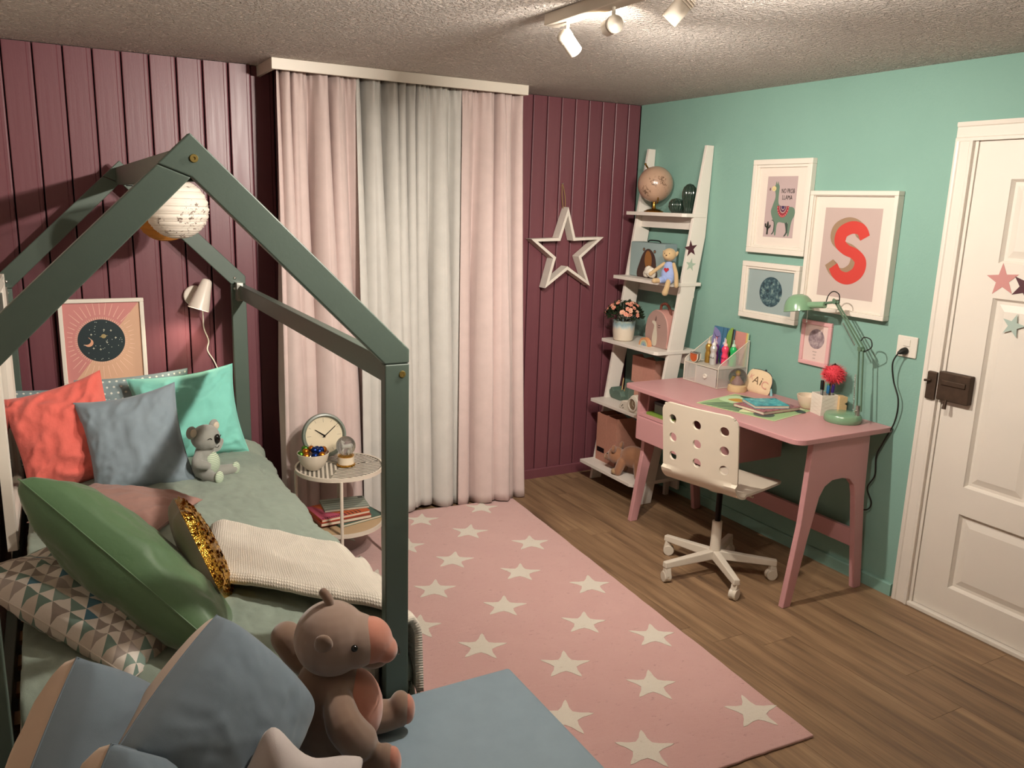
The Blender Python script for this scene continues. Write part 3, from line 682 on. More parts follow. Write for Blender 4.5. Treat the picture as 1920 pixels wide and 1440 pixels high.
# ---------------------------------------------------------------- paper lanterns on a cord under the ridge
def lantern(c, r, m, label, dots=None):
    n = 11; prof = []
    for i in range(n*4+1):
        t = i/(n*4); a = -PI/2+PI*(.06+.88*t); k = 1-.045*abs(math.cos(PI*(t*n)))**2
        prof.append((r*math.cos(a)*k, r*math.sin(a)*.96))
    o = G().lathe(prof, 30, c).build('paper_lantern', m, label=label, cat='lantern', group='paper lanterns on a cord', ang=60)
    for i in range(1, n): 
        a = -PI/2+PI*(.06+.88*i/n); z = r*math.sin(a)*.96; rr_ = r*math.cos(a)*.999
        G().tube([(c[0]+rr_*math.cos(2*PI*j/30), c[1]+rr_*math.sin(2*PI*j/30), c[2]+z) for j in range(30)], .0008, 4, closed=True).build('wire_hoop', m, o)
    return o
q = NT('printed_lantern_paper'); sp = q.noise(q.co(), 60, 4, .8); k_ = q.ramp(sp, [(.56, '#000000'), (.60, '#ffffff')]); msk = q.noise(q.co(), 9, 1)
q.set(color=q.mix(q.mth('MULTIPLY', k_, q.mth('GREATER_THAN', msk, .48)), lin('#d8cec2'), lin('#6c5a50')), rough=.8, trans=0); M_lp = q.m
lantern((-2.795, -.80, 1.630), .118, M_lp, 'white paper lantern with small dark print hanging behind the bed gable')
lantern((-2.800, -.42, 1.600), .118, mat('orange_paper', '#b8772a', .8), 'plain orange paper lantern hanging behind the white paper lantern')
G().tube(catmull([(BC, -2.0, 1.715), (-2.84, -1.2, 1.74), (-2.795, -.80, 1.744), (-2.80, -.42, 1.714), (-2.92, -.17, 1.715)], 8), .0022, 6).build('lantern_cord', mat('dark_cord', '#2a2420', .7), label='thin dark cord carrying the paper lanterns under the bed ridge', cat='cord')

# ---------------------------------------------------------------- on the back wall over the bed
M_fr = mat('white_frame_lacquer', '#ded6ca', .4, var=.02)
def pict(name, label, M, w, h, d, bw, shapes, texts=(), mount=0, fm=None, step=0, mount_hex='#dcd0c4', artbox=None):
    """picture frame: M at the lower left of the back; x right, y up, z out of the wall"""
    fm = fm or M_fr; o = thing(name, label, 'picture', tuple((M @ V((w/2, 0, d/2)))))
    g = G(M); dd = d-.006
    for a, b, c, e in ((0, w, 0, bw), (0, w, h-bw, h), (0, bw, bw, h-bw), (w-bw, w, bw, h-bw)): g.box(a, b, c, e, 0, d)
    g.build('frame', fm, o, bevel=.0025)
    if step:
        g = G(M); i0, i1 = bw, bw+step
        for a, b, c, e in ((i0, w-i0, i0, i1), (i0, w-i0, h-i1, h-i0), (i0, i1, i1, h-i1), (w-i1, w-i0, i1, h-i1)): g.box(a, b, c, e, 0, d-.008)
        g.build('inner_lip', fm, o, bevel=.002)
    G(M).box(bw, w-bw, bw, h-bw, .001, d*.45).build('mount', mat('mount_'+mount_hex[1:], mount_hex, .8, var=.02), o)
    a0, a1, b0, b1 = artbox or (bw+step, w-bw-step, bw+step, h-bw-step)
    art('print', o, M @ Matrix.Translation((a0, b0, d*.45)), a1-a0, b1-b0, shapes, texts=texts)
    return o
def wallM(y, z, x=-.001): return Matrix(((0, 0, -1, x), (-1, 0, 0, y), (0, 1, 0, z), (0, 0, 0, 1)))   # on the mint wall, x runs towards the door
def backM(x, z, y=-.001): return Matrix(((1, 0, 0, x), (0, 0, -1, y), (0, 1, 0, z), (0, 0, 0, 1)))
asp = .335/.40; CX, CY, RXx = .47, .52, .310; RYy = RXx*.320/.369
sh = [([(0, 0), (1, 0), (1, 1), (0, 1)], '#c47f7b'), ([(.08, 0), (1, 0), (1, 1), (.99, 1)], '#cfa488')]
for k in range(40):
    a = 2*PI*k/40; c, s_ = math.cos(a), math.sin(a); r0, r1 = 1.22, (1.38+.30*abs(s_) if abs(s_) < .6 else 1.80)
    p0 = (CX+RXx*r0*c, CY+RYy*r0*s_); p1 = (CX+RXx*r1*c, CY+RYy*r1*s_); w_ = .0035
    sh.append(([(p0[0]-s_*w_, p0[1]+c*w_), (p1[0]-s_*w_*.5, p1[1]+c*w_*.5), (p1[0]+s_*w_*.5, p1[1]-c*w_*.5), (p0[0]+s_*w_, p0[1]-c*w_)], '#e6c0ac'))
for k in range(72):
    a = 2*PI*k/72; c, s_ = math.cos(a), math.sin(a); sh.append(([(CX+RXx*(1.0+e)*c-s_*w2, CY+RYy*(1.0+e)*s_+c*w2*.8) for e, w2 in ((0, .006), (.12, .003), (.12, -.003), (0, -.006))], '#d9b49c'))
sh.append((ell(CX, CY, RXx, RYy, 60), '#12262b'))
sh.append((ell(CX-.17, CY-.02, .062, .062*asp, 30, -150, 80)+ell(CX-.20, CY+.005, .062, .060*asp, 30, 62, -128), '#d39b7c'))
sh += [(ell(CX+.03, CY+.055, .032, .027), '#9c8a5c'), (ell(CX+.03, CY+.055, .056, .006, rot=8), '#9c8a5c')]
rn = random.Random(5)
for k in range(34):
    a, r_ = rn.uniform(0, 6.28), math.sqrt(rn.uniform(.02, .85)); sh.append((ell(CX+RXx*r_*math.cos(a), CY+RYy*r_*math.sin(a), .0055, .0048, 8), '#b9c0b4'))
for dx, dy in ((.04, .135), (.13, .125), (-.13, .08), (.185, .03), (-.11, -.095), (-.02, -.11), (.07, -.025)): sh.append((star_pts(CX+dx, CY+dy, .018, .28, 90, 4), '#d5d2bd'))
pict('sun_picture', 'white framed night sky print with pink sun rays above the bed head', backM(-3.228, .800, -.030), .356, .405, .022, .018, sh)

lampw = thing('wall_lamp', 'white cone wall lamp with hanging cable shining over the mint cushion', 'lamp', (-2.625, -.001, 1.15))
M_lw2 = mat('white_lamp_lacquer', '#dcd2c6', .35, var=.02)
M = Matrix.Translation((-2.640, -.0005, 1.205)) @ Matrix.Rotation(PI/2, 4, 'X')
G(M).lathe([(.0, 0), (.048, 0), (.050, .006), (.050, .024), (.046, .028), (.0, .028)], 30).build('wall_plate', M_lw2, lampw)
G().tube([(-2.640, -.028, 1.215), (-2.622, -.075, 1.225)], .008, 10).build('arm', M_lw2, lampw)
top, bot = V((-2.588, -.090, 1.292)), V((-2.638, -.105, 1.150)); d = (bot-top).normalized(); M = frame(top, d.orthogonal(), d.cross(d.orthogonal()))
if (M.to_3x3() @ V((0, 0, 1))).dot(d) < 0: M = frame(top, d.cross(d.orthogonal()), d.orthogonal())
L_ = (bot-top).length
G(M).lathe([(.0, 0), (.012, .001), (.021, .006), (.025, .014), (.050, L_), (.048, L_), (.023, .017), (.0, .012)], 32).build('shade', M_lw2, lampw)
G(M).lathe([(.0, L_-.012), (.0435, L_-.012), (.040, L_-.006), (.0, L_-.003)], 24).build('bulb', mat('lit_wall_bulb', '#fff2dc', .5, emit=7, emitc='#ffe9cc'), lampw)
G().tube(catmull([(-2.615, -.085, 1.165), (-2.607, -.030, 1.10), (-2.602, -.008, 1.04), (-2.583, -.006, .98), (-2.590, -.006, .93), (-2.560, -.008, .87), (-2.53, -.02, .78)], 8), .0032, 8).build('cable', M_plast, lampw)
ld = bpy.data.lights.new('wall_lamp_light', 'SPOT'); ld.energy = WALLLAMP; ld.color = (1, .84, .62); ld.spot_size = R(130); ld.spot_blend = .7; ld.shadow_soft_size = .028
lo = bpy.data.objects.new('wall_lamp_light', ld); C.objects.link(lo); lo.parent = lampw; lo.location = bot+d*.010-ORIG[lampw.name]; lo.rotation_mode = 'QUATERNION'; lo.rotation_quaternion = (-d).to_track_quat('Z', 'Y')

# white framed mirror beside the bed, only its edge shows
mf = thing('white_mirror', 'white moulded mirror frame standing on the left side of the bed head', 'mirror', (-3.430, -.62, .43))
prof = [(0, 0), (.030, 0), (.034, .012), (.028, .022), (.034, .034), (.028, .050), (.018, .060), (0, .060)]
g = G(); fx = -3.445
g.prism(prof, lambda a, b, d: (fx+a, -.225-b, d), .44, 1.34); g.prism(prof, lambda a, b, d: (fx+a, -1.055+b, d), .44, 1.34)
g.prism(prof, lambda a, b, d: (fx+a, d, 1.34-b), -.285, -.995); g.prism(prof, lambda a, b, d: (fx+a, d, .44+b), -.285, -.995)
g.build('frame', M_fr, mf)
G().box(fx, fx+.010, -.285, -.995, .50, 1.28).build('mirror_glass', mat('mirror_glass', '#c8ccc8', .04, .95, var=0), mf)

# ---------------------------------------------------------------- rug with stars
def shag(name, a, b, dk):
    q = NT(name); p = q.co(); n1 = q.noise(p, 520, 2, .7); n2 = q.noise(q.mapv(p, (30, 55, 1), (0, 0, .6)), 1, 5, .7); n3 = q.noise(p, 7, 5)
    sp = q.ramp(n2, [(.28, '#000000'), (.40, '#ffffff')])
    c = q.mix(n3, lin(a), lin(b)); c = q.mix(q.mth('MULTIPLY', q.mth('SUBTRACT', 1.0, sp), .8), c, lin(dk))
    q.set(color=q.mix(q.mth('MULTIPLY', n1, .35), c, lin(dk)), rough=1.0, sheen=.25); q.bump(n1, .8, .004); q.bump(n2, .5, .006); return q.m
M_rug, M_rst = shag('pink_shag', '#cfa19b', '#dab0a9', '#a4766f'), shag('cream_shag', '#ddd4c4', '#e6ded0', '#bfb09c')
def rug_edge():
    P = [(-1.150, -2.655), (-.985, -.30), (-2.46, -.17), (-2.60, -2.60)]; o = []
    for i in range(4):
        a, b = P[i], P[(i+1) % 4]; n = 40
        for k in range(n): t = k/n; o.append((a[0]+(b[0]-a[0])*t+random.uniform(-.002, .002), a[1]+(b[1]-a[1])*t+random.uniform(-.002, .002)))
    return o
rug = G().prism(rug_edge(), lambda a, b, d: (a, b, d), .0005, .012).build('star_rug', M_rug, label='dusty pink shaggy rug scattered with cream stars', cat='rug', bevel=.004)
sp = [(-1.601, -.395), (-1.437, -.647), (-1.217, -.907), (-1.657, -.927), (-1.432, -1.18), (-1.207, -1.431), (-1.86, -1.169), (-1.657, -1.44), (-1.426, -1.707), (-1.23, -1.914), (-2.049, -1.442), (-1.89, -1.691), (-1.666, -1.941),
      (-1.456, -2.191), (-1.838, -2.213), (-1.241, -2.473), (-1.699, -2.466), (-1.224, -.365), (-2.069, -.955), (-1.80, -.680), (-2.235, -1.215), (-2.10, -1.96), (-2.25, -.72), (-2.03, -.43)]
for k, (x, y) in enumerate(sp):
    rn = random.Random(k); pts = []
    for i, (a, b) in enumerate(star_pts(0, 0, .092 if y > -.6 else .098, .44, 62+rn.uniform(-5, 5))): pts.append((x+a*rn.uniform(.94, 1.06), y+b*rn.uniform(.94, 1.06)))
    pts = soft([p for i, p in enumerate(pts)], 3)
    G().prism(pts, lambda a, b, d: (a, b, d), .0118, .0136).build('star', M_rst, rug)

# ---------------------------------------------------------------- round side table
TX, TY, TZ, TRr = -2.118, -.630, .460, .205
M_tw = mat('white_table_metal', '#cfc4b5', .4, var=.03)
tb = thing('side_table', 'small round white metal side table with striped glass top beside the bed', 'table', (TX, TY, .012))
for nm, zz, rr_ in (('top_ring', TZ, TRr), ('shelf_ring', .190, TRr)):
    G().lathe([(rr_-.008, zz-.018), (rr_, zz-.018), (rr_+.001, zz), (rr_-.008, zz), (rr_-.008, zz-.018)], 56, (TX, TY, 0)).build(nm, M_tw, tb)
q = NT('smoked_table_glass'); q.set(color=lin('#7d776c'), rough=.08, alpha=.62, spec=.6); M_tg = q.m
gt = G().lathe([(.0, TZ-.010), (TRr-.0085, TZ-.010), (TRr-.0085, TZ-.003), (.0, TZ-.003)], 56, (TX, TY, 0)).build('glass_top', M_tg, tb)
g = G()                                        # printed stripes: three fans of parallel bars clipped to the disc
for sec, ang_ in ((0, 18), (120, 75), (240, -40)):
    c, s_ = math.cos(R(ang_)), math.sin(R(ang_))
    for k in range(-11, 12):
        o_ = k*.0195; run = []
        for i in range(-60, 61):
            t = i*.0034; x, y = t*c-o_*s_, t*s_+o_*c; a = (math.degrees(math.atan2(y, x))-sec) % 360
            if math.hypot(x, y) < TRr-.012 and a < 119: run.append(t)
            elif run:
                if len(run) > 2: g.add([(TX+t_*c-(o_+e)*s_, TY+t_*s_+(o_+e)*c, TZ-.0026) for t_, e in ((run[0], -.0048), (run[-1], -.0048), (run[-1], .0048), (run[0], .0048))], [(0, 1, 2, 3)])
                run = []
        if len(run) > 2: g.add([(TX+t_*c-(o_+e)*s_, TY+t_*s_+(o_+e)*c, TZ-.0026) for t_, e in ((run[0], -.0048), (run[-1], -.0048), (run[-1], .0048), (run[0], .0048))], [(0, 1, 2, 3)])
g.build('printed_stripes', mat('stripe_white', '#cdc4b6', .3, var=0), gt)
G().lathe([(.0, .178), (TRr-.0085, .178), (TRr-.0085, .186), (.0, .186)], 56, (TX, TY, 0)).build('wooden_shelf', mat('pale_ply', '#b99b78', .5, var=.12), tb)
for a in (-105, -15, 75, 165):
    x, y = TX+(TRr-.004)*math.cos(R(a)), TY+(TRr-.004)*math.sin(R(a))
    G().tube([(x, y, .0145), (x, y, TZ-.016)], .0078, 12).build('leg', M_tw, tb)
# clock
ck = thing('round_clock', 'round sage green rimmed clock leaning on the curtain on the side table', 'clock', (-2.145, -.49, TZ))
M = frame((-2.147, -.478, TZ+.108), (1, -.05, 0), (0, .22, .97))
G(M).lathe([(.0, -.018), (.098, -.018), (.106, -.010), (.108, .006), (.104, .020), (.096, .022), (.090, .014), (.088, .004), (.0, .004)], 56).build('rim', mat('clock_sage', '#6e766c', .35), ck)
G(M).lathe([(.0, .0045), (.0885, .0045), (.0885, .006), (.0, .006)], 48).build('dial', mat('dial_cream', '#cfc2a6', .6, var=.02), ck)
g = G(M)
for k in range(12):
    a = R(90-30*k); l_ = .020 if k % 3 == 0 else .012
    g.beam((.083*math.cos(a), .083*math.sin(a), .0066), ((.083-l_)*math.cos(a), (.083-l_)*math.sin(a), .0066), .0012, .0006, (0, 0, 1))
g.build('hour_marks', mat('mark_grey', '#4d483f', .6), ck)
G(M).prism([(.004, -.012), (.006, .0), (-.040, .030), (-.046, .030), (-.004, -.002)], lambda a, b, d: (a, b, d), .008, .0094).build('hour_hand', M_eye, ck)
G(M).prism([(-.008, -.008), (-.003, -.010), (.056, .040), (.054, .043)], lambda a, b, d: (a, b, d), .010, .0112).build('minute_hand', M_eye, ck)
G(M).beam((-.012, -.010, .0118), (.072, .055, .0118), .001, .0006, (0, 0, 1)).build('second_hand', M_eye, ck)
q = NT('clear_glass'); q.set(color=(1, 1, 1), rough=.01, trans=1.0, ior=1.35, alpha=.35); M_glass = q.m
q = NT('globe_glass'); q.set(color=(.38, .40, .39), rough=.01, trans=1.0, ior=1.33, alpha=.80); M_gg = q.m  # grey tint stands in for dark reflections in the ball
G(M).lathe([(.0, .018), (.050, .0175), (.0885, .0145), (.0885, .0135), (.050, .0165), (.0, .017)], 40).build('clock_glass', M_glass, ck)
# bowl and foil balls
bc = (-2.245, -.640)
bw = G().lathe([(.0, 0), (.030, 0), (.034, .004), (.052, .022), (.066, .048), (.073, .080), (.071, .081), (.063, .050), (.048, .026), (.0, .008)], 40, (bc[0], bc[1], TZ)).build('sweet_bowl', mat('glazed_white', '#cbbfae', .15, coat=.4, var=.02), label='glossy white bowl of foil wrapped balls on the side table', cat='bowl')
foil = {'blue': '#14306e', 'orange': '#b56a1c', 'green': '#4c7a2a'}
rn = random.Random(4)
balls = [(-.040, -.032, .074, 'orange'), (-.004, -.044, .076, 'blue'), (.030, -.038, .074, 'orange'), (-.034, .004, .086, 'orange'), (.004, -.008, .092, 'blue'), (.034, -.006, .090, 'blue'), (-.030, .030, .092, 'green'), (.0, .030, .088, 'orange'),
         (.054, .020, .082, 'orange'), (-.056, .006, .074, 'green'), (.028, .040, .080, 'blue'), (.022, -.020, .088, 'blue')]
for k, (x, y, z, cn) in enumerate(balls):
    g = G(Matrix.Translation((bc[0]+x, bc[1]+y, TZ+z)) @ Matrix.Rotation(k*1.3, 4, (1, .4, .2)))
    g.lathe([(.0, -.0165), (.008, -.0150), (.0140, -.009), (.0165, 0), (.0140, .009), (.008, .0150), (.003, .0162), (.0035, .018), (.0, .0175)], 18, rib=lambda t, zz: 1+.02*math.sin(t*9+zz*300))
    g.build('foil_ball', mat('foil_'+cn, foil[cn], .28, .85, bump=.5, bs=220, dist=.003), label=cn+' foil wrapped chocolate ball in the white bowl', cat='sweet', group='foil wrapped balls in the bowl')
# snow globe with white deer
sg = thing('deer_snow_globe', 'snow globe with white deer figure and gold trimmed base on the side table', 'snow globe', (-2.090, -.640, TZ))
sx_, sy_ = -2.090, -.640
G().lathe([(.0, 0), (.043, 0), (.044, .006), (.041, .009), (.0, .009)], 36, (sx_, sy_, TZ)).build('gold_foot', mat('gold_trim', '#b98a3c', .25, .9), sg)
G().lathe([(.0, .009), (.039, .009), (.039, .043), (.0, .043)], 36, (sx_, sy_, TZ)).build('base', mat('ivory_lacquer', '#d3c4ae', .3), sg)
G().lathe([(.0, .043), (.036, .043), (.039, .049), (.030, .053), (.0, .053)], 36, (sx_, sy_, TZ)).build('gold_collar', MATS['gold_trim'], sg)
GC = (sx_, sy_, TZ+.095)
DM = TR(sx_, sy_, TZ+.055, R(8))
plush('deer', DM, [('t', [(-.012, 0, .036), (.006, 0, .036), (.018, 0, .036)], [.009, .0085, .009]), ('t', [(-.013, 0, .040), (-.018, 0, .054)], [.0065, .005]), ('t', [(-.018, 0, .058), (-.006, 0, .052)], [.0058, .003]), ('t', [(-.020, 0, .062), (-.022, 0, .072)], [.002, .0012]),
    ('t', [(-.012, -.003, .030), (-.020, -.003, .018), (-.016, -.003, .008)], [.0035, .0025, .0022]), ('t', [(-.010, .003, .030), (-.011, .003, .0)], [.0035, .0022]), ('t', [(.017, -.003, .030), (.018, -.003, .0)], [.004, .0022]), ('t', [(.012, .003, .030), (.010, .003, .0)], [.004, .0022]), ('t', [(.022, 0, .038), (.027, 0, .030)], [.003, .002])],
    mat('deer_white', '#f4efe6', .5, emit=0), sg, .0016, 2)
G().ball((sx_, sy_, TZ+.094), .046, 32, 20).build('glass_ball', M_gg, sg)
# books on the lower shelf
def slab(name, label, cat, M, w, h, t, cover, page='#cfc3ae', shapes=None, spine=None, group=None, texts=()):
    o = thing(name, label, cat, tuple(M @ V((w/2, h/2, 0))), group); mc = cover if not isinstance(cover, str) else mat('cover_'+cover[1:], cover, .5, var=.05)
    G(M).box(.0015, w-.002, .002, h-.002, .0015, t-.0015).build('pages', mat('paper_edge', page, .8, var=.06, vs=90), o)
    G(M).box(0, w, 0, h, 0, .0015).box(0, w, 0, h, t-.0015, t).box(0, .0015, 0, h, .0015, t-.0015).build('cover', mc, o)
    if shapes or texts: art('cover_print', o, M @ Matrix.Translation((0, 0, t)), w, h, shapes or [], texts=texts)
    return o
def bookM(x, y, z, a): return TR(x, y, z, R(a))
slab('green_book', 'green covered book at the bottom of the side table stack', 'book', bookM(-2.150, -.735, .1865, 14), .245, .18, .012, '#3d5c50')
slab('red_book', 'dark red book under the tiger cover book on the side table shelf', 'book', bookM(-2.235, -.715, .199, 4), .25, .20, .016, '#8a2f1e')
tg = [([(0, 0), (1, 0), (1, 1), (0, 1)], '#c0582a'), ([(0, 0), (.55, 0), (.30, .35), (.10, 1), (0, 1)], '#b85068')]
for k in range(9):
    a = .32+k*.075; tg.append((soft([(a, .98), (a+.02, .72), (a+.06, .55), (a+.045, .74), (a+.03, .98)], 3), '#241812'))
    if k < 6: tg.append((soft([(a+.12, .02), (a+.10, .18), (a+.02, .36), (a+.08, .22), (a+.095, .02)], 3), '#241812'))
tg.append((soft([(.36, .44), (.42, .52), (.52, .50), (.58, .42), (.48, .38)], 3), '#241812'))
for k in range(11): tg.append(([(.03+k*.045, .04), (.055+k*.045, .04), (.055+k*.045, .10), (.03+k*.045, .10)], '#5e1f30'))
slab('tiger_book', 'orange and pink picture book with black tiger stripes on the side table shelf', 'book', bookM(-2.228, -.705, .2155, 7), .245, .195, .013, '#bd5a2c', shapes=tg)
gb = [([(0, 0), (1, 0), (1, 1), (0, 1)], '#8d9486')]+[([(.02, .06+k*.09), (.98, .02+k*.09), (.98, .045+k*.09), (.02, .09+k*.09)], '#b3b9a8' if k % 2 else '#6d766c') for k in range(10)]+[([(.86, .80), (.97, .80), (.97, .95), (.86, .95)], '#3a3d38')]
slab('grey_book', 'grey-green book lying on top of the tiger cover book', 'book', bookM(-2.190, -.620, .2290, -6), .215, .15, .010, '#7d857a', shapes=gb)

# ---------------------------------------------------------------- wooden star on the back wall
sl = thing('wooden_star', 'large open white wooden star hanging on a rope on the maroon boards', 'wall decoration', (-.538, -.001, 1.21))
oc = [(-.548, 1.680), (-.490, 1.502), (-.285, 1.508), (-.440, 1.385), (-.368, 1.212), (-.536, 1.312), (-.688, 1.205), (-.640, 1.380), (-.795, 1.492), (-.608, 1.500)]
cx_ = sum(a for a, b in oc)/10; cz_ = sum(b for a, b in oc)/10; M_sl = mat('whitewashed_wood', '#d6cdc2', .7, bump=.3, bs=80, var=.1, vs=25)
inn = []
for i in range(10):
    a, b, c = V(oc[i-1]), V(oc[i]), V(oc[(i+1) % 10]); n1 = V((-(b-a).y, (b-a).x)).normalized(); n2 = V((-(c-b).y, (c-b).x)).normalized()
    bi = (n1+n2).normalized(); k = .018/max(.38, bi.dot(n1)); p = b+bi*k; q_ = b-bi*k
    inn.append(p if (p-V((cx_, cz_))).length < (q_-V((cx_, cz_))).length and i % 2 == 0 or (i % 2 == 1 and (p-V((cx_, cz_))).length < (q_-V((cx_, cz_))).length) else q_)
for i in range(10):
    j = (i+1) % 10
    G().prism([oc[i], oc[j], tuple(inn[j]), tuple(inn[i])], lambda a, b, d: (a, d, b), -.006, -.078).build('slat', M_sl, sl, bevel=.001)
G().tube(catmull([(-.556, -.030, 1.672), (-.560, -.020, 1.74), (-.552, -.004, 1.815), (-.540, -.020, 1.74), (-.542, -.030, 1.672)], 6), .003, 6).build('rope', mat('jute_rope', '#8a6b48', .9, bump=.6, bs=300), sl)
G().tube([(-.552, .004, 1.812), (-.552, -.012, 1.814)], .003, 8).build('nail', M_steel, sl)

# ---------------------------------------------------------------- leaning ladder shelf
M_shw = mat('white_shelf_board', '#dcd4ca', .45, var=.03)
SZ = (1.666, 1.285, .900, .525, .136); SX = (-.178, -.247, -.308, -.366, -.424)
lad = thing('ladder_shelf', 'white leaning ladder shelf in the corner beside the pink desk', 'shelf', (-.20, -.41, 0))
prof = [(-.345, .001), (-.270, .001), (-.108, .925), (-.014, 1.545), (-.003, 2.034), (-.052, 2.034)]
for y0 in (-.168, -.676): G().prism(prof, lambda a, b, d: (a, d, b), y0, y0+.020).build('side_board', M_shw, lad, bevel=.0015)
for k in range(5):
    z, x = SZ[k], SX[k]
    G().prism([(x, -.146), (x, -.655), (x+.012, -.680), (-.022, -.680), (-.022, -.146)], lambda a, b, d: (a, b, d), z-.020, z).build('shelf', M_shw, lad, bevel=.0015)
    xb = -.045 if k else -.060
    G().box(xb-.016, xb, -.150, -.656, z-.090, z-.021).build('back_strip', M_shw, lad, bevel=.001)
for y0 in (-.168, -.600): G().box(-.105, -.075, y0, y0+.020, 0, .116).build('rear_foot', M_shw, lad, bevel=.001)
sticker(lad, (-.113, -.676, 1.475), .048, '#4a2530', 'y', 98, 'sticker_maroon', 'dark maroon star sticker')
sticker(lad, (-.105, -.676, 1.385), .038, '#a5b3a2', 'y', 82, 'sticker_sage_pale', 'grey-green star sticker')
# globe
gl = thing('desk_globe', 'pale beige globe on a brass foot on the top shelf', 'globe', (-.105, -.315, SZ[0]))
q = NT('globe_map'); n1 = q.noise(q.co(), 11, 6, .65); ln = q.noise(q.co(), 60, 4, .8)
q.set(color=q.mix(q.mth('MULTIPLY', q.ramp(n1, [(.52, '#000000'), (.56, '#ffffff')]), q.ramp(ln, [(.48, '#000000'), (.60, '#ffffff')])), lin('#b1917a'), lin('#5f4636')), rough=.25, coat=.3)
G().ball((-.105, -.315, SZ[0]+.160), .103, 36, 22).build('sphere', q.m, gl)
M_brs = mat('polished_brass', '#a67c35', .2, .95)
G().lathe([(.0, 0), (.056, 0), (.058, .005), (.040, .014), (.014, .020), (.010, .030), (.010, .060), (.0, .060)], 30, (-.105, -.315, SZ[0])).build('foot', M_brs, gl)
G().tube(catmull([(-.105, -.315, SZ[0]+.05), (-.125, -.370, SZ[0]+.055), (-.135, -.385, SZ[0]+.075), (-.118, -.365, SZ[0]+.090)], 6), .004, 8).build('meridian_arm', M_brs, gl)
G().tube([(-.120, -.262, SZ[0]+.245), (-.128, -.245, SZ[0]+.268)], .005, 8).ball((-.130, -.242, SZ[0]+.274), .007, 10, 8).build('axis_knob', M_brs, gl)
# glass cacti
M_cac = mat('dark_green_glaze', '#24352c', .12, coat=.7, var=.15)
rib = lambda k, a=.17: (lambda t, z: 1-a*abs(math.cos(t*k/2)))
cr = lambda pr, c: G().lathe(pr, 72, c, rib=rib(14))
cr([(.0, 0), (.024, 0), (.038, .014), (.046, .036), (.044, .058), (.030, .076), (.0, .084)], (-.085, -.492, SZ[0])).build('glazed_cactus', M_cac, label='small round dark green glazed cactus beside the globe', cat='cactus', ang=180)
cr([(.0, 0), (.022, 0), (.024, .016), (.033, .050), (.041, .090), (.042, .115), (.034, .142), (.018, .158), (.0, .164)], (-.080, -.592, SZ[0])).build('glazed_cactus', M_cac, label='tall dark green glazed cactus at the end of the top shelf', cat='cactus', ang=180)
# bear suitcase
sc_ = thing('bear_suitcase', 'pale blue cardboard suitcase printed with a brown bear on the second shelf', 'suitcase', (-.12, -.34, SZ[1]))
G().box(-.152, -.060, -.185, -.500, SZ[1], SZ[1]+.205).build('case', mat('case_blue', '#7b8e8e', .6, var=.03), sc_, bevel=.004)
G().box(-.1535, -.1515, -.183, -.502, SZ[1]+.003, SZ[1]+.202).build('lid', mat('case_blue_lid', '#90a3a2', .6, var=.03), sc_, bevel=.001)
G().tube(catmull([(-.105, -.285, SZ[1]+.206), (-.105, -.300, SZ[1]+.216), (-.105, -.385, SZ[1]+.216), (-.105, -.400, SZ[1]+.206)], 5), .004, 8).build('handle', M_eye, sc_)
bm = Matrix(((0, 0, -1, -.154), (-1, 0, 0, -.183), (0, 1, 0, SZ[1]), (0, 0, 0, 1)))
art('bear_print', sc_, bm, .319, .205, [(ell(.40, .80, .035, .05), '#4b3730'), (ell(.72, .76, .035, .05), '#4b3730'), (ell(.40, .80, .018, .028), '#8a6a50'), (ell(.72, .76, .018, .028), '#8a6a50'),
    (soft([(.25, .0), (.80, .0), (.79, .35), (.72, .66), (.57, .82), (.43, .76), (.31, .48)], 6), '#45302a'), (ell(.545, .50, .105, .27, rot=4), '#8f5f32'), (ell(.545, .32, .03, .035), '#2a1c18')])
# cloud lamp
cl = G(Matrix(((0, 0, -1, -.172), (-1, 0, 0, -.400), (0, 1, 0, SZ[1]+.036), (0, 0, 0, 1))))
o1 = []
for i in range(72):
    a = 2*PI*i/72; r_ = max(max((dx*math.cos(a)+dy*math.sin(a))+math.sqrt(max(0, rr_**2-(dx*math.sin(a)-dy*math.cos(a))**2)) for dx, dy, rr_ in ((-.028, -.010, .022), (.030, -.010, .022), (-.010, .012, .026), (.016, .006, .024))), .02)
    o1.append((r_*math.cos(a), max(-.034, r_*math.sin(a))))
cl = cl.puff(o1, .050, 8, k=.4).build('cloud_lamp', mat('cloud_white', '#d9d0c2', .5, var=.02), label='small white smiling cloud lamp beside the bear suitcase', cat='lamp', ang=180)
G(Matrix(((0, 0, -1, -.1985), (-1, 0, 0, -.400), (0, 1, 0, SZ[1]+.036), (0, 0, 0, 1)))).tube(catmull([(-.014, -.004, 0), (0, -.010, 0), (.014, -.004, 0)], 5), .0012, 6).build('smile', mat('smile_grey', '#8a8078', .6), cl)
# rabbit doll
RM = TR(-.243, -.655, SZ[1], R(-62))
M_rb = fabric('cream_terry', '#b89c74', 900, .95, .5); M_ro = fabric('pale_blue_rompers', '#8f9fc8', 900)
rb = thing('cloth_doll', 'cream cloth doll in pale blue rompers with a red heart sitting on the shelf edge', 'doll', (-.243, -.655, SZ[1]))
plush('rompers', RM, [('e', (0, 0, .050), (.042, .030, .045)), ('e', (0, .002, .088), (.030, .024, .032)), ('t', [(-.018, -.005, .018), (-.028, -.040, .016)], [.022, .018]), ('t', [(.018, -.005, .018), (.024, -.034, .014)], [.022, .018])], M_ro, rb, .003)
plush('head', RM, [('e', (.0, -.004, .156), (.038, .036, .036)), ('e', (0, -.026, .148), (.022, .018, .018))], M_rb, rb, .003)
plush('arm', RM, [('t', [(-.028, 0, .105), (-.065, -.020, .070), (-.090, -.036, .045)], [.010, .011, .012])], M_rb, rb, .003, 3)
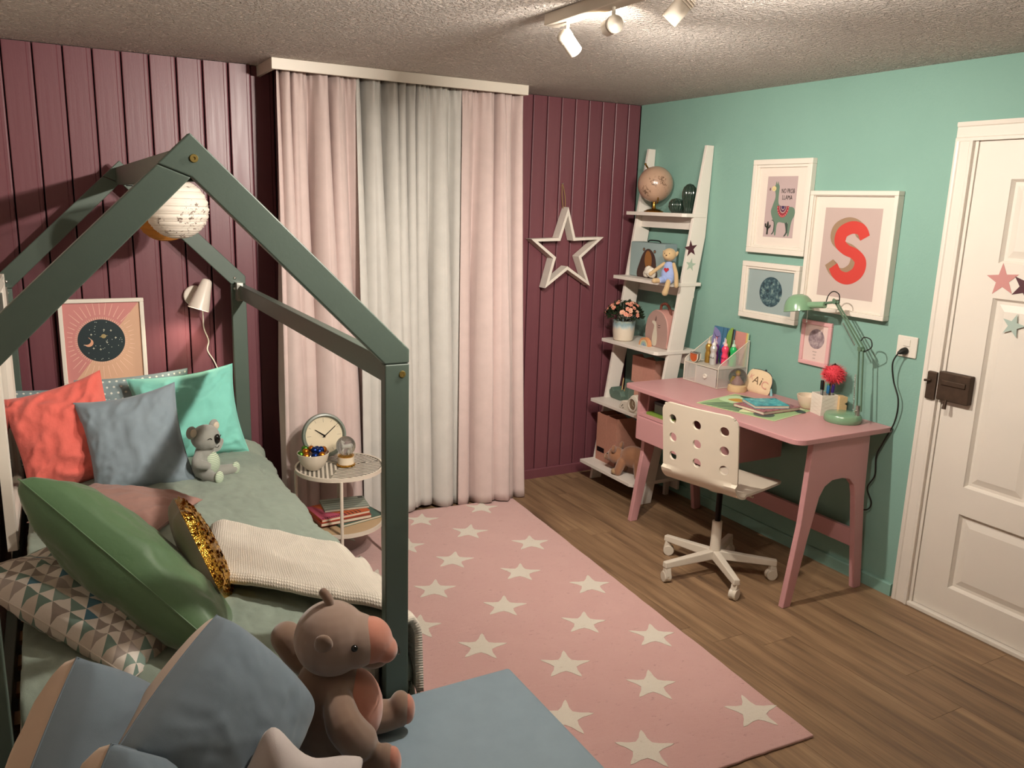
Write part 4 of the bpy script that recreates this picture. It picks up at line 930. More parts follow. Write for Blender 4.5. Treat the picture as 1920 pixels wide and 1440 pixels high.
plush('arm', RM, [('t', [(.028, 0, .105), (.052, -.014, .050), (.060, -.020, -.010)], [.010, .012, .013])], M_rb, rb, .003, 3)
plush('leg', RM, [('t', [(-.028, -.040, .014), (-.050, -.070, .013)], [.014, .015])], M_rb, rb, .003, 3)
plush('leg', RM, [('t', [(.022, -.045, .012), (.020, -.056, -.020), (.012, -.058, -.050)], [.014, .015, .018])], M_rb, rb, .003, 3)
for sx in (-1, 1): plush('ear', RM, [('e', (sx*.034, .012, .160), (.010, .008, .020), RY(sx*30))], M_rb, rb, .003, 3); G(RM).ball((sx*.014, -.038, .164), .0025, 8, 6).build('eye', M_eye, rb)
G(RM).ball((0, -.045, .154), (.005, .003, .0035), 10, 6).build('nose', mat('nose_brown', '#5a3a28', .7), rb)
hp = [(16*math.sin(t)**3/1000*.9, (13*math.cos(t)-5*math.cos(2*t)-2*math.cos(3*t)-math.cos(4*t))/1000*.9) for t in [2*PI*i/28 for i in range(28)]]
G(RM).prism(hp, lambda a, b, d: (a, d-.0295, b+.074), 0, -.004).build('heart', mat('red_heart', '#a01420', .6), rb)
# flower pot
pl = thing('azalea_pot', 'pink flowering azalea in a white glazed pot with blue drips', 'plant', (-.232, -.262, SZ[2]))
q = NT('drip_glaze'); z_ = q.sep(q.co())[2]; dr = q.mth('ADD', z_, q.mth('MULTIPLY', q.noise(q.mapv(q.co(), (45, 45, 14)), 1, 3), .06))
q.set(color=q.ramp(dr, [(.0, '#cbbda9'), (.100, '#d0c4b2'), (.118, '#a6b6b8'), (.135, '#7e979c'), (.150, '#97a195')]), rough=.3, bump=0) if 0 else q.set(color=q.ramp(dr, [(.0, '#cbbda9'), (.100, '#d0c4b2'), (.118, '#a6b6b8'), (.135, '#7e979c'), (.150, '#97a195')]), rough=.3)
px_, py_ = -.232, -.262
G().lathe([(.0, 0), (.052, 0), (.060, .006), (.066, .050), (.069, .122), (.065, .122), (.062, .108), (.0, .106)], 40, (px_, py_, SZ[2])).build('pot', q.m, pl)
rn = random.Random(9); g = G(); leafm = mat('azalea_leaf', '#1f2c18', .45, var=.35, vs=40)
def head_pt():
    a = rn.uniform(0, 2*PI); e = rn.uniform(-.15, 1)**1; r_ = rn.uniform(.72, 1.0); ce = math.sqrt(max(0, 1-e*e)) if e > 0 else 1
    return V((px_+.108*r_*ce*math.cos(a), py_+.108*r_*ce*math.sin(a), SZ[2]+.150+.078*r_*e)), a, e
for k in range(620):
    p, a, e = head_pt(); n = V((math.cos(a)*(1-abs(e)*.6), math.sin(a)*(1-abs(e)*.6), e+.3)).normalized(); n = (n+V((rn.uniform(-.6, .6), rn.uniform(-.6, .6), rn.uniform(-.4, .6)))).normalized()
    sd = n.orthogonal(); sd = (Matrix.Rotation(rn.uniform(0, 6.28), 3, n) @ sd).normalized(); l_ = rn.uniform(.018, .030); w2 = l_*.30; up_ = n.cross(sd)
    g.add([p, p+n*l_*.5+sd*w2+up_*.002, p+n*l_, p+n*l_*.5-sd*w2+up_*.002], [(0, 1, 2, 3)], 0, True)
g.build('foliage', leafm, pl, kind='stuff')
g = G()
for k in range(14):
    p, a, e = head_pt(); g.tube([(px_+.01*math.cos(a), py_+.01*math.sin(a), SZ[2]+.105), tuple(p)], .0022, 5)
g.build('stems', mat('azalea_stem', '#3a2a1c', .8), pl)
fm_ = mat('azalea_pink', '#d88f78', .7, var=.15, vs=60); fm2 = mat('azalea_bud', '#dca98e', .7)
for k in range(34):
    while True:
        a = rn.uniform(0, 2*PI); e = rn.uniform(.15, .98); ce = math.sqrt(1-e*e); d3 = V((ce*math.cos(a), ce*math.sin(a), e))
        if d3.dot(V((-.55, -.62, .45))) > .15: break
    p = V((px_, py_, SZ[2]+.150))+V((d3.x*.112, d3.y*.112, d3.z*.088)); M = frame(p, d3.orthogonal(), d3.cross(d3.orthogonal()))
    if (M.to_3x3() @ V((0, 0, 1))).dot(d3) < 0: M = frame(p, d3.cross(d3.orthogonal()), d3.orthogonal())
    g = G(M); s_ = rn.uniform(.010, .016)
    for j in range(6):
        t = 2*PI*j/6+k; c, s2 = math.cos(t), math.sin(t); g.add([(0, 0, 0), (s_*(c*.8-s2*.45), s_*(s2*.8+c*.45), .006), (s_*1.15*c, s_*1.15*s2, .004), (s_*(c*.8+s2*.45), s_*(s2*.8-c*.45), .006)], [(0, 3, 2, 1)], 0, True)
    g.ball((0, 0, .004), s_*.35, 8, 5).build('flower', fm_ if k % 4 else fm2, pl)
# rainbow
rw = thing('rainbow_block', 'small stacked pastel wooden rainbow on the third shelf', 'toy', (-.225, -.462, SZ[2]))
for k, (r_, hx) in enumerate(((.046, '#c98a5e'), (.035, '#c9b68f'), (.026, '#93b0a4'), (.017, '#8f9fb4'))):
    r0 = r_-.010
    G().prism(ell(0, 0, r_, n=18, a0=0, a1=180)+ell(0, 0, r0, n=18, a0=180, a1=0), lambda a, b, d: (-.225+d, -.470-a, SZ[2]+b*1.05), -.012, .012, sm=False).build('arch', mat('rainbow_%d' % k, hx, .6), rw)
# round pink case
rc = thing('round_case', 'pink rounded children suitcase with a white bird print on the third shelf', 'suitcase', (-.15, -.545, SZ[2]))
oc2 = soft([(-.092, .0), (.092, .0), (.106, .03), (.110, .10), (.092, .165), (.050, .205), (0, .217), (-.050, .205), (-.092, .165), (-.110, .10), (-.106, .03)], 5)
oc2 = [(a*.93, max(0, b)) for a, b in oc2]
cf = lambda a, b, d: (-.198+d, -.532-a, SZ[2]+b)
G().prism(oc2, cf, 0, .10, sm=True).build('case', mat('case_pink', '#c08e84', .5), rc, bevel=.003)
G().prism([(a*.97, b*.98+.001) for a, b in oc2], cf, -.003, 0, sm=True).build('lid', mat('case_mauve', '#a3857c', .55), rc, bevel=.001)
G().tube(catmull([cf(-.035, .200, .05), cf(-.028, .240, .05), cf(.012, .250, .05), cf(.045, .225, .05), cf(.060, .185, .05)], 6), .008, 8).build('handle', mat('leather_brown', '#6b3a2c', .5), rc)
rm = Matrix(((0, 0, -1, -.2012), (-1, 0, 0, -.532), (0, 1, 0, SZ[2]), (0, 0, 0, 1)))
art('bird_print', rc, rm, 1, 1, [(soft([(-.03, .01), (.005, .012), (.012, .06), (.004, .11), (-.006, .145), (-.034, .152), (-.040, .140), (-.020, .125), (-.026, .09), (-.034, .05)], 4), '#c9c0ae'), (soft([(-.012, .155), (-.006, .185), (-.004, .155)], 2), '#3a2c28')]+
    [(soft([(.010, .135-k*.012), (.024, .130-k*.012), (.040, .135-k*.012), (.024, .127-k*.012)], 3), '#3f3230') for k in range(2)])
# magazine files
def mag(name, label, y, z, x, group, hx='#a06a58', h=.31, w=.098, dp=.25, lab=False):
    o = thing(name, label, 'file box', (x+dp/2, y-w/2, z), group); mm = mat('file_'+hx[1:], hx, .75, var=.12, vs=60, bump=.15, bs=400)
    pr = [(0, 0), (dp, 0), (dp, h*.58), (dp*.45, h), (0, h)]; f = lambda a, b, d: (x+a, d, z+b)
    G().prism(pr, f, y, y-.003).prism(pr, f, y-w+.003, y-w).box(x, x+.003, y-.003, y-w+.003, z, z+h).box(x+.003, x+dp, y-.003, y-w+.003, z, z+.003).box(x+dp-.003, x+dp, y-.003, y-w+.003, z+.003, z+h*.58).build('box', mm, o)
    G().box(x+.02, x+dp-.02, y-.012, y-w+.012, z+.004, z+h*.55).build('papers', mat('file_papers', '#2a2622', .8), o)
    if lab: G().box(x-.001, x, y-.012, y-w+.012, z+.055, z+.085).build('label_slot', M_eye, o)
    return o
mag('magazine_file', 'upright rose cardboard magazine file on the fourth shelf beside the ladder back', -.288, SZ[3], -.170, 'rose magazine files', '#c08a79', .285, .112, .16)
mag('magazine_file', 'upright rose cardboard magazine file on the fourth shelf next to the desk', -.402, SZ[3], -.175, 'rose magazine files', '#bc8575', .285, .112, .16)
mag('magazine_file', 'brown-pink magazine file with black label slot on the bottom shelf', -.172, SZ[4], -.325, 'rose magazine files', '#b07c69', .30, .100, .27, lab=True)
mag('magazine_file', 'brown-pink magazine file behind the plush pig on the bottom shelf', -.274, SZ[4], -.325, 'rose magazine files', '#b07c69', .30, .100, .27)
# green crane pencil holder, white toy camera
dn = thing('paper_bird_holder', 'green folded bird shaped pencil holder on the fourth shelf', 'pencil holder', (-.215, -.225, SZ[3])); M_dn = mat('grey_green_card', '#54685c', .6)
f = lambda a, b, d: (-.205+d, -.222-a, SZ[3]+b)
G().prism([(-.080, .048), (-.062, .040), (-.050, .018), (-.020, .0), (.060, .0), (.072, .028), (.055, .055), (.020, .060), (-.006, .048), (-.020, .052), (-.022, .072), (-.040, .066), (-.052, .050)], f, -.038, .038).build('body', M_dn, dn, bevel=.004)
G().prism([(.055, .0), (.098, .0), (.104, .12), (.068, .125), (.060, .05)], f, -.006, .046).build('tail', M_dn, dn, bevel=.003)
for a, hx, t in ((.020, '#b89a6a', .02), (.038, '#a98c60', .055)): G().tube([f(a, .03, .0), f(a+t*.5, .115+(.0 if t > .03 else .02), .004)], [.0045, .003], 6).build('pencil', mat('pencil_'+hx[1:], hx, .6), dn)
cam2 = thing('toy_clock', 'white wooden toy clock with round brown face on the fourth shelf', 'toy', (-.315, -.535, SZ[3]))
f2 = lambda a, b, d: (-.352+d, -.530-a, SZ[3]+b)
G().prism(soft([(-.10, .0), (.070, .0), (.075, .04), (.062, .085), (.030, .105), (-.004, .092), (-.020, .060), (-.050, .055), (-.082, .050), (-.098, .030)], 4), f2, 0, .075, sm=True).build('body', mat('toy_white', '#d3cabb', .5, bump=.3, bs=60), cam2, bevel=.006)
M = Matrix(((0, 0, -1, -.352), (-1, 0, 0, -.558), (0, 1, 0, SZ[3]+.050), (0, 0, 0, 1)))
G(M).lathe([(.042, 0), (.042, .010), (.034, .012), (.031, .003), (.0, .003)], 32).build('bezel', MATS['toy_white'], cam2); G(M).lathe([(.0, .0035), (.0305, .0035), (.0305, .005), (.0, .005)], 28).build('face', mat('face_brown', '#7d6a55', .5, var=.25, vs=80), cam2)
G(M).beam((0, 0, .006), (.0, .020, .006), .003, .001, (0, 0, 1)).beam((0, 0, .006), (.014, -.008, .006), .003, .001, (0, 0, 1)).build('hands', mat('pale_hands', '#c8bda8', .5), cam2)
for a, b in ((-.080, .018), (-.066, .010), (-.072, .026)): G().ball(f2(a, b, -.001), .003, 8, 6).build('dot', M_eye, cam2)
# plush pig on the bottom shelf
PM = TR(-.325, -.470, SZ[4], R(-72)) 
pg = thing('plush_pig', 'shaggy brown plush pig standing on the bottom shelf', 'plush toy', (-.345, -.47, SZ[4])); M_pg = fabric('pig_plush', '#96694c', 300, .95, .6, .3, .4); M_ps = fabric('pig_tan', '#a98a66', 500)
PM = TR(-.340, -.500, SZ[4]+.002, R(206))
plush('body', PM, [('e', (0, .055, .112), (.062, .088, .066)), ('e', (0, -.060, .100), (.050, .055, .052)), ('e', (0, -.105, .086), (.030, .030, .028)),
    ('t', [(-.038, -.015, .08), (-.044, -.025, .020)], [.026, .024]), ('t', [(.040, .0, .08), (.052, -.020, .020)], [.028, .026]), ('t', [(-.038, .10, .09), (-.042, .11, .020)], [.026, .024]), ('t', [(.038, .10, .09), (.044, .11, .020)], [.026, .024]), ('t', [(0, .13, .15), (.0, .15, .17)], [.03, .02])], M_pg, pg, .005, 4)
for sx in (-1, 1):
    plush('ear', PM, [('e', (sx*.048, -.055, .150), (.022, .012, .028), RY(sx*35))], M_pg, pg, .004, 3); G(PM).ball((sx*.026, -.108, .108), .004, 8, 6).build('eye', M_eye, pg)
    plush('hoof', PM, [('e', (-.044 if sx < 0 else .052, -.034, .019), (.026, .028, .019))], M_ps, pg, .004, 3)
plush('snout', PM, [('e', (0, -.130, .082), (.020, .010, .018))], M_ps, pg, .004, 3)

# ---------------------------------------------------------------- pink desk
M_dk = mat('desk_pink_lacquer', '#bd8b8c', .38, bump=.05, bs=80, var=.03)
DT = .770; DX0, DX1, DYF, DYN = -.592, -.008, -.785, -1.985
desk = thing('pink_desk', 'dusty pink wooden desk with an open cubby and drawer against the mint wall', 'desk', ((DX0+DX1)/2, (DYF+DYN)/2, 0))
rr_ = .055
poly = [(DX1, DYF), (DX0+.02, DYF)]+[(DX0+.02-.02*math.sin(R(a)), DYF-.02+.02*math.cos(R(a))) for a in range(0, 91, 15)]
poly += [(DX0+rr_-rr_*math.cos(R(a)), DYN+rr_-rr_*math.sin(R(a))) for a in range(0, 91, 10)]+[(DX1, DYN)]
G().prism(poly, lambda a, b, d: (a, b, d), DT-.024, DT).build('tabletop', M_dk, desk, bevel=.003)
fr = [(-.556, .0), (-.500, .38), (-.488, .58), (-.480, DT-.024), (-.120, DT-.024), (-.108, .45), (-.052, .0), (-.100, .0), (-.172, .46), (-.188, .515), (-.222, .548), (-.270, .560), (-.335, .558), (-.378, .535), (-.405, .490), (-.450, .300), (-.510, .0)]
for y0 in (-1.962, -.862): G().prism(fr, lambda a, b, d: (a, d, b), y0, y0+.028).build('leg_frame', M_dk, desk, bevel=.003)
G().box(-.088, -.066, -1.934, -.862+.0, .185, .268).build('stretcher', M_dk, desk, bevel=.002)
# cubby and drawer
UX = -.548; u0, u1 = -.866, -1.400
cz0, cz1 = .475, .605
G().box(UX+.010, -.060, -.834+.0, -.852, cz0, DT-.024).build('cubby_side', M_dk, desk, bevel=.001); G().box(UX+.010, -.060, u1, u1-.018, cz0, DT-.024).build('cubby_side', M_dk, desk, bevel=.001)
G().box(UX+.010, -.060, -.852, u1, cz1-.002, cz1+.014).build('cubby_floor', M_dk, desk); G().box(-.075, -.060, -.852, u1, cz0, DT-.024).build('cubby_back', M_dk, desk)
dr_ = G().box(UX-.006, UX+.012, -.856, u1+.004, cz0+.002, cz1-.004).build('drawer', M_dk, desk, bevel=.002)
G().box(UX+.012, -.080, -.862, u1+.012, cz0+.012, cz1-.020).build('drawer_box', M_dk, dr_)
slab('green_folder', 'bright green folder lying in the desk cubby', 'folder', TR(-.520, -1.100, cz1+.0142, R(2)), .22, .20, .012, '#6d8a34')
cb = G().box(-.500, -.34, -.930, -1.085, cz1+.0265, cz1+.085).build('grey_box', mat('box_grey', '#6d706a', .6), label='grey cardboard box standing on the green folder in the desk cubby', cat='box', bevel=.003)
G().box(-.5015, -.3385, -.9285, -1.0865, cz1+.072, cz1+.0885).build('box_lid', mat('box_lid_dark', '#2d2c2e', .5), cb, bevel=.002)

# ---------------------------------------------------------------- swivel chair
CM = TR(-.585, -1.552, 0, R(13.7))          # +x is where the sitter looks
chair = thing('swivel_chair', 'white moulded swivel chair with nine holes in its back on five castors', 'chair', (-.585, -1.552, 0))
M_ch = mat('chair_white', '#cfc4b2', .4, var=.02); M_ch2 = mat('chair_metal_white', '#c9bfb0', .4, var=.02)
def shell(s, y):
    """side profile of the shell: s runs from the front lip of the seat over the bend up the back"""
    seat, bend, back = .335, .085*PI/2*1.08, .295; r_ = .085*1.08
    if s < seat: t = s/seat; return (.225-s, .455+.012*(t-.5)**2-.02*max(0, .12-t)*2)
    s -= seat
    if s < bend: a = s/r_; return (-.110-r_*math.sin(a), .458+r_*(1-math.cos(a)))
    s -= bend; return (-.110-r_-.10*s-.10*s*s, .458+r_+s*.985)
def shell_mesh():
    tot = .335+.085*PI/2*1.08+.295; W = .395; res = .0125
    nu, nv = int(W/res), int(tot/res); g = G(CM); pts = {}; vs = []; fs = []
    bm_ = bmesh.new()
    holes = [(yy, ss) for yy in (-.135, 0, .135) for ss in (tot-.075, tot-.165, tot-.255)]
    # cut a flat sheet (y, s) with rounded corners and holes, then bend it
    def rnd(y, s):
        hy = W/2; k = .05
        dx, ds = abs(y)-(hy-k), max(s-(tot-k), k-s)
        if dx > 0 and ds > 0:
            l_ = math.hypot(dx, ds)
            if l_ > k: f_ = k/l_; return (math.copysign(hy-k+dx*f_, y), (tot-k+ds*f_) if s > tot/2 else (k-ds*f_))
        return (y, s)
    hr = .0215
    ys = sorted(set([-W/2+i*W/30 for i in range(31)])); ss = [i*tot/56 for i in range(57)]
    cell = {}
    def vid(p, key):
        if key not in cell: cell[key] = len(vs); vs.append(p)
        return cell[key]
    def inhole(y, s): return [h for h in holes if max(abs(y-h[0]), abs(s-h[1])) < .034]
    # square patch around every hole is replaced by a ring
    hb = .035; yc = sorted([-W/2, W/2]+[v for h in (-.135, 0, .135) for v in (h-hb, h+hb)]); sc2 = sorted([0, tot]+[v for h in (tot-.075, tot-.165, tot-.255) for v in (h-hb, h+hb)])
    def sub(a, b, n): return [a+(b-a)*i/n for i in range(n+1)]
    for i in range(len(yc)-1):
        for j in range(len(sc2)-1):
            a, b, c, d = yc[i], yc[i+1], sc2[j], sc2[j+1]; mid = ((a+b)/2, (c+d)/2); hh = [h for h in holes if abs(h[0]-mid[0]) < 1e-6 and abs(h[1]-mid[1]) < 1e-6]
            if hh:
                per = [(x, c) for x in sub(a, b, 6)[:-1]]+[(b, y) for y in sub(c, d, 6)[:-1]]+[(x, d) for x in sub(b, a, 6)[:-1]]+[(a, y) for y in sub(d, c, 6)[:-1]]
                n = len(per); ring = []
                for x, y in per:
                    t = math.atan2(y-mid[1], x-mid[0]); ring.append((mid[0]+hr*math.cos(t), mid[1]+hr*math.sin(t)))
                for k in range(n):
                    k2 = (k+1) % n; q4 = (per[k], per[k2], ring[k2], ring[k]); fs.append([vid(p, (round(p[0], 5), round(p[1], 5))) for p in q4])
            else:
                ni = 6; nj = 6 if (d-c) < .08 else max(2, int((d-c)/.012)); 
                if (b-a) > .08: ni = max(6, int((b-a)/.012))
                Xs, Ss = sub(a, b, ni), sub(c, d, nj)
                for x in range(ni):
                    for y in range(nj): fs.append([vid(p, (round(p[0], 5), round(p[1], 5))) for p in ((Xs[x], Ss[y]), (Xs[x+1], Ss[y]), (Xs[x+1], Ss[y+1]), (Xs[x], Ss[y+1]))])
    out = []
    for y, s in vs:
        y, s = rnd(y, s); x, z = shell(s, y); cup = .018*(y/(W/2))**2
        out.append((x+(cup if s > .45 else 0), y, z+(cup*.5 if s < .335 else 0)))
    return g.add(out, fs, 0, True)
shell_mesh().build('seat_shell', M_ch, chair, solid=.011, ang=50, bevel=0)
G(CM).lathe([(.0, .42), (.06, .42), (.07, .446), (.0, .446)], 20).build('seat_plate', M_ch2, chair)
G(CM).lathe([(.0, .24), (.014, .24), (.014, .425), (.0, .425)], 18).build('gas_piston', mat('black_chrome', '#16130f', .25, .8), chair)
G(CM).lathe([(.0, .075), (.030, .075), (.030, .105), (.025, .130), (.023, .262), (.019, .265), (.0, .265)], 22).build('column', M_ch2, chair)
G(CM).tube([(.02, -.06, .425), (.03, -.155, .418)], .005, 8).build('height_lever', M_ch2, chair)
a0 = math.degrees(math.atan2(-1.298+1.552, -.647+.585))
for k in range(5):
    a = R(a0+72*k); c, s_ = math.cos(a), math.sin(a); o = V((-.585, -1.552, 0)); AM = TR(o.x, o.y, 0, a)
    leg = G(AM).add([(.015, -.021, .078), (.015, .021, .078), (.285, .016, .072), (.285, -.016, .072), (.015, -.017, .120), (.015, .017, .120), (.285, .013, .100), (.285, -.013, .100)], [(0, 1, 2, 3), (7, 6, 5, 4), (0, 3, 7, 4), (1, 5, 6, 2), (2, 6, 7, 3), (0, 4, 5, 1)]).build('leg', M_ch2, chair, bevel=.004)
    WM = AM @ TR(.268, 0, 0, R((37, 80, 130, 20, 60)[k]))
    cs = G(WM).add([(-.02, -.016, .030), (.022, -.016, .030), (.022, .016, .030), (-.02, .016, .030), (-.012, -.014, .074), (.014, -.014, .074), (.014, .014, .074), (-.012, .014, .074)], [(0, 3, 2, 1), (4, 5, 6, 7), (0, 1, 5, 4), (1, 2, 6, 5), (2, 3, 7, 6), (3, 0, 4, 7)]).build('castor_fork', M_ch2, leg, bevel=.004)
    for sd in (-1, 1):
        W2 = WM @ Matrix.Translation((-.004, sd*.010, .0262)) @ Matrix.Rotation(PI/2*sd, 4, 'X')
        G(W2).lathe([(.0, -.007), (.024, -.007), (.026, -.005), (.026, .006), (.022, .011), (.0, .012)], 22).build('wheel', M_ch2, leg)

# ---------------------------------------------------------------- things on the desk
# white mesh organiser
org = thing('mesh_organiser', 'white wire mesh desk organiser with a small drawer on the desk', 'organiser', (-.11, -.955, DT))
q = NT('white_wire_mesh'); cc = q.sep(q.co()); sq2 = lambda v: q.mth('LESS_THAN', q.mth('FRACT', q.mth('MULTIPLY', v, 330.0)), .42)
ax = q.mth('MAXIMUM', sq2(q.mth('ADD', cc[0], cc[1])), sq2(cc[2])); q.set(color=lin('#e4ded6'), rough=.5, metal=.1, alpha=q.mth('MULTIPLY_ADD', ax, .55, .14)); M_mesh = q.m
OX0, OX1, OY0, OY1 = -.222, -.018, -.822, -1.088
sp_ = [(OX0, 0), (OX1, 0), (OX1, .245), (OX0, .118)]
for y in (OY0, OY1): G().add([(a, y, DT+b) for a, b in sp_], [(0, 1, 2, 3)]).build('side_mesh', M_mesh, org)
G().add([(OX1, OY0, DT), (OX1, OY1, DT), (OX1, OY1, DT+.245), (OX1, OY0, DT+.245)], [(0, 1, 2, 3)]).build('back_mesh', M_mesh, org)
G().add([(OX0, OY0, DT), (OX0, -.915, DT), (OX0, -.915, DT+.10), (OX0, OY0, DT+.10)], [(0, 1, 2, 3)]).build('front_mesh', M_mesh, org)
odr = G().box(OX0-.004, OX0-.002, -.922, OY1+.006, DT+.006, DT+.098).build('drawer_front', M_mesh, org)
M = Matrix(((0, 0, -1, OX0-.004), (-1, 0, 0, -1.000), (0, 1, 0, DT+.052), (0, 0, 0, 1)))
G(M).lathe([(.006, 0), (.012, 0), (.0135, .004), (.012, .008), (.007, .008), (.006, .002), (.0, .002)], 20).build('drawer_ring', M_plast, odr)
G().box(OX0, OX1, OY0, OY1, DT+.100, DT+.103).build('deck', mat('organiser_deck', '#bdb5a8', .5), org)
def loop(pts): G().tube(pts, .0028, 6, closed=True).build('wire_rim', M_tw, org)
for y in (OY0, OY1): loop([(a, y, DT+.003+b) for a, b in ((OX0, 0), ((OX0+OX1)/2, 0), (OX1, 0), (OX1, .12), (OX1, .243), ((OX0+OX1)/2, .18), (OX0+.01, .122), (OX0, .11))])
G().tube([(OX1, OY0, DT+.246), (OX1, OY1, DT+.246)], .0028, 6).tube([(OX0, OY0, DT+.103), (OX0, OY1, DT+.103)], .0028, 6).tube([(OX0, OY0, DT+.003), (OX0, OY1, DT+.003)], .0028, 6).tube([(OX0, -.918, DT+.003), (OX0, -.918, DT+.103)], .0028, 6).build('wire_rim', M_tw, org)
# paint bottles
def bottle(x, y, cn, hx, capx, label, txt=None, zz=DT+.1035, metal=0):
    o = thing('paint_bottle', label, 'bottle', (x, y, zz), 'paint bottles in the organiser')
    G().lathe([(.0, 0), (.0165, 0), (.0185, .003), (.0185, .052), (.0155, .060), (.0155, .070), (.0185, .078), (.0185, .094), (.010, .106), (.0, .106)], 24, (x, y, zz)).build('body', mat('paint_'+cn, hx, .3, metal, var=.04), o)
    G().lathe([(.0, .106), (.011, .106), (.010, .116), (.004, .122), (.0028, .142), (.0, .143)], 18, (x, y, zz)).build('nozzle', mat('nozzle_'+cn, capx, .4), o)
    if txt: G().text(txt, frame((x-.0180, y-.006, zz+.040), (.32, -.95, 0), (0, 0, 1)), .012, 0).build('lettering', M_eye, o)
bottle(-.130, -.905, 'gold', '#a8823a', '#c9b79a', 'gold paint bottle in the mesh organiser', metal=.5)
bottle(-.110, -.935, 'purple', '#6e2c78', '#c2aabb', 'purple paint bottle in the mesh organiser')
bottle(-.150, -.965, 'silver', '#d2d2d0', '#dcd8d2', 'silver paint bottle in the mesh organiser', 'MÅLA', metal=.5)
bottle(-.075, -.965, 'blue', '#34509a', '#b9c2cf', 'blue paint bottle in the mesh organiser')
bottle(-.105, -1.005, 'pink', '#e23c60', '#e8b0aa', 'neon pink paint bottle in the mesh organiser', 'MÅLA')
bottle(-.080, -1.040, 'green', '#1fae5c', '#b4cdb6', 'neon green paint bottle in the mesh organiser')
# orange note pads
for k, (xx, hx) in enumerate(((-.205, '#b8562a'), (-.185, '#6f6a60'))):
    np_ = thing('spiral_note_pad', ('round orange' if k == 0 else 'grey') + ' spiral note pad in the front of the mesh organiser', 'note pad', (xx, -.875, DT+.1035))
    f = lambda a, b, d: (xx+d, -.872-a, DT+.1035+b); o_ = [(a, b) for a, b in ell(0, .028, .030, .028, 24, 180, 360)]+[(.030, .050), (-.030, .050)]
    G().prism(o_, f, 0, .006).build('pad', mat('pad_white', '#cfc6b6', .7), np_); G().prism([(a*.88, .004+b*.90) for a, b in o_], f, -.0012, 0).build('cover', mat('pad_'+hx[1:], hx, .6), np_)
    g = G()
    for j in range(8): g.tube([f(-.026+j*.0075, .046, -.004), f(-.026+j*.0075, .056, .002), f(-.026+j*.0075, .046, .009)], .0011, 5)
    g.build('spiral_binding', M_eye, np_)
# picture book and coloured paper standing at the back of the organiser
bk = [([(0, 0), (1, 0), (1, 1), (0, 1)], '#3f6f8e'), (soft([(0, .35), (.25, .30), (.42, .50), (.36, .80), (.1, .95), (0, .9)], 5), '#7d78a8'), (soft([(.60, .25), (.98, .2), (.98, .98), (.75, .95), (.62, .6)], 5), '#7fa04a'), ([(.93, 0), (1, 0), (1, 1), (.93, 1)], '#2d2420'),
      ([(.45, 0), (.47, 0), (.49, 1), (.47, 1)], '#1f3e55'), ([(.66, 0), (.68, 0), (.68, 1), (.66, 1)], '#1f3e55'), (soft([(.02, .82), (.18, .70), (.36, .74), (.18, .67)], 4), '#241c28'), ([(.14, .70), (.26, .68), (.21, .52)], '#a8343c'), (soft([(0, 0), (.5, 0), (.3, .25), (0, .35)], 4), '#6f9a4a')]
pb = thing('picture_book', 'colourful picture book standing upright in the mesh organiser', 'book', (-.045, -.915, DT+.104)); pM = frame((-.050, -.838, DT+.104), (0, -1, 0), (.10, 0, 1))
G(pM).box(0, .155, 0, .19, 0, .008).build('cover', mat('book_blue', '#3f6f8e', .45), pb); art('cover_print', pb, pM @ Matrix.Translation((0, 0, .008)), .155, .19, bk)
for k, hx in enumerate(('#c98a80', '#d3ad6a', '#cfc37a', '#a9c9a4')):
    G(frame((-.030+k*.003, -.975, DT+.104), (.02, -1, -.02), (.05-.06*k*.2, -.10-.04*k, 1))).box(0, .085+k*.006, 0, .182, 0, .001).build('paper_sheet', mat('sheet_'+hx[1:], hx, .8), label='%s sheet of paper standing in the mesh organiser' % ('pink', 'orange', 'yellow', 'pale green')[k], cat='paper')
# second snow globe (plain pastel figure) and pouch
s2 = thing('pastel_snow_globe', 'snow globe with pastel figure and cream base on the desk', 'snow globe', (-.150, -1.160, DT))
G().lathe([(.0, 0), (.048, 0), (.050, .006), (.046, .030), (.040, .034), (.0, .034)], 36, (-.150, -1.160, DT)).build('base', mat('cream_base', '#c7ab82', .5, var=.1, vs=40), s2)
G().ball((-.150, -1.160, DT+.072), .047, 32, 20).build('glass_ball', M_gg, s2)
G().lathe([(.0, .034), (.028, .034), (.026, .050), (.014, .066), (.007, .078), (.0, .08)], 20, (-.150, -1.160, DT)).build('figure_dress', mat('figure_pink', '#d9b0ac', .5), s2)
G().ball((-.150, -1.160, DT+.086), .009, 12, 8).build('figure_head', mat('figure_skin', '#d9ab84', .5), s2); G().ball((-.147, -1.157, DT+.090), (.010, .011, .010), 12, 8).tube([(-.162, -1.140, DT+.040), (-.158, -1.146, DT+.075)], [.012, .005], 8).build('figure_hair', mat('figure_yellow', '#d3b35a', .5), s2)
po = thing('zip_pouch', 'cream zip pouch with printed letters leaning on the wall', 'pouch', (-.060, -1.225, DT))
pm_ = frame((-.072, -1.232, DT+.058), (.18, -1, -.10), (.25, .06, 1)); o_ = soft([(-.070, -.058), (.062, -.060), (.078, -.010), (.068, .040), (.030, .060), (-.030, .060), (-.066, .045), (-.078, -.010)], 5)
G(pm_).puff(o_, .032, 8, k=.4).build('cloth', fabric('cream_canvas', '#e0c6a2', 900), po, ang=180)
pt = pm_ @ Matrix.Translation((.012, .0, .0172)) @ Matrix.Rotation(R(-8), 4, 'Z')
G(pt).text('A', Matrix.Translation((-.018, 0, 0)), .056).text('i', Matrix.Translation((.012, .004, 0)), .062).build('lettering', mat('letter_brown', '#6a5138', .7), po)
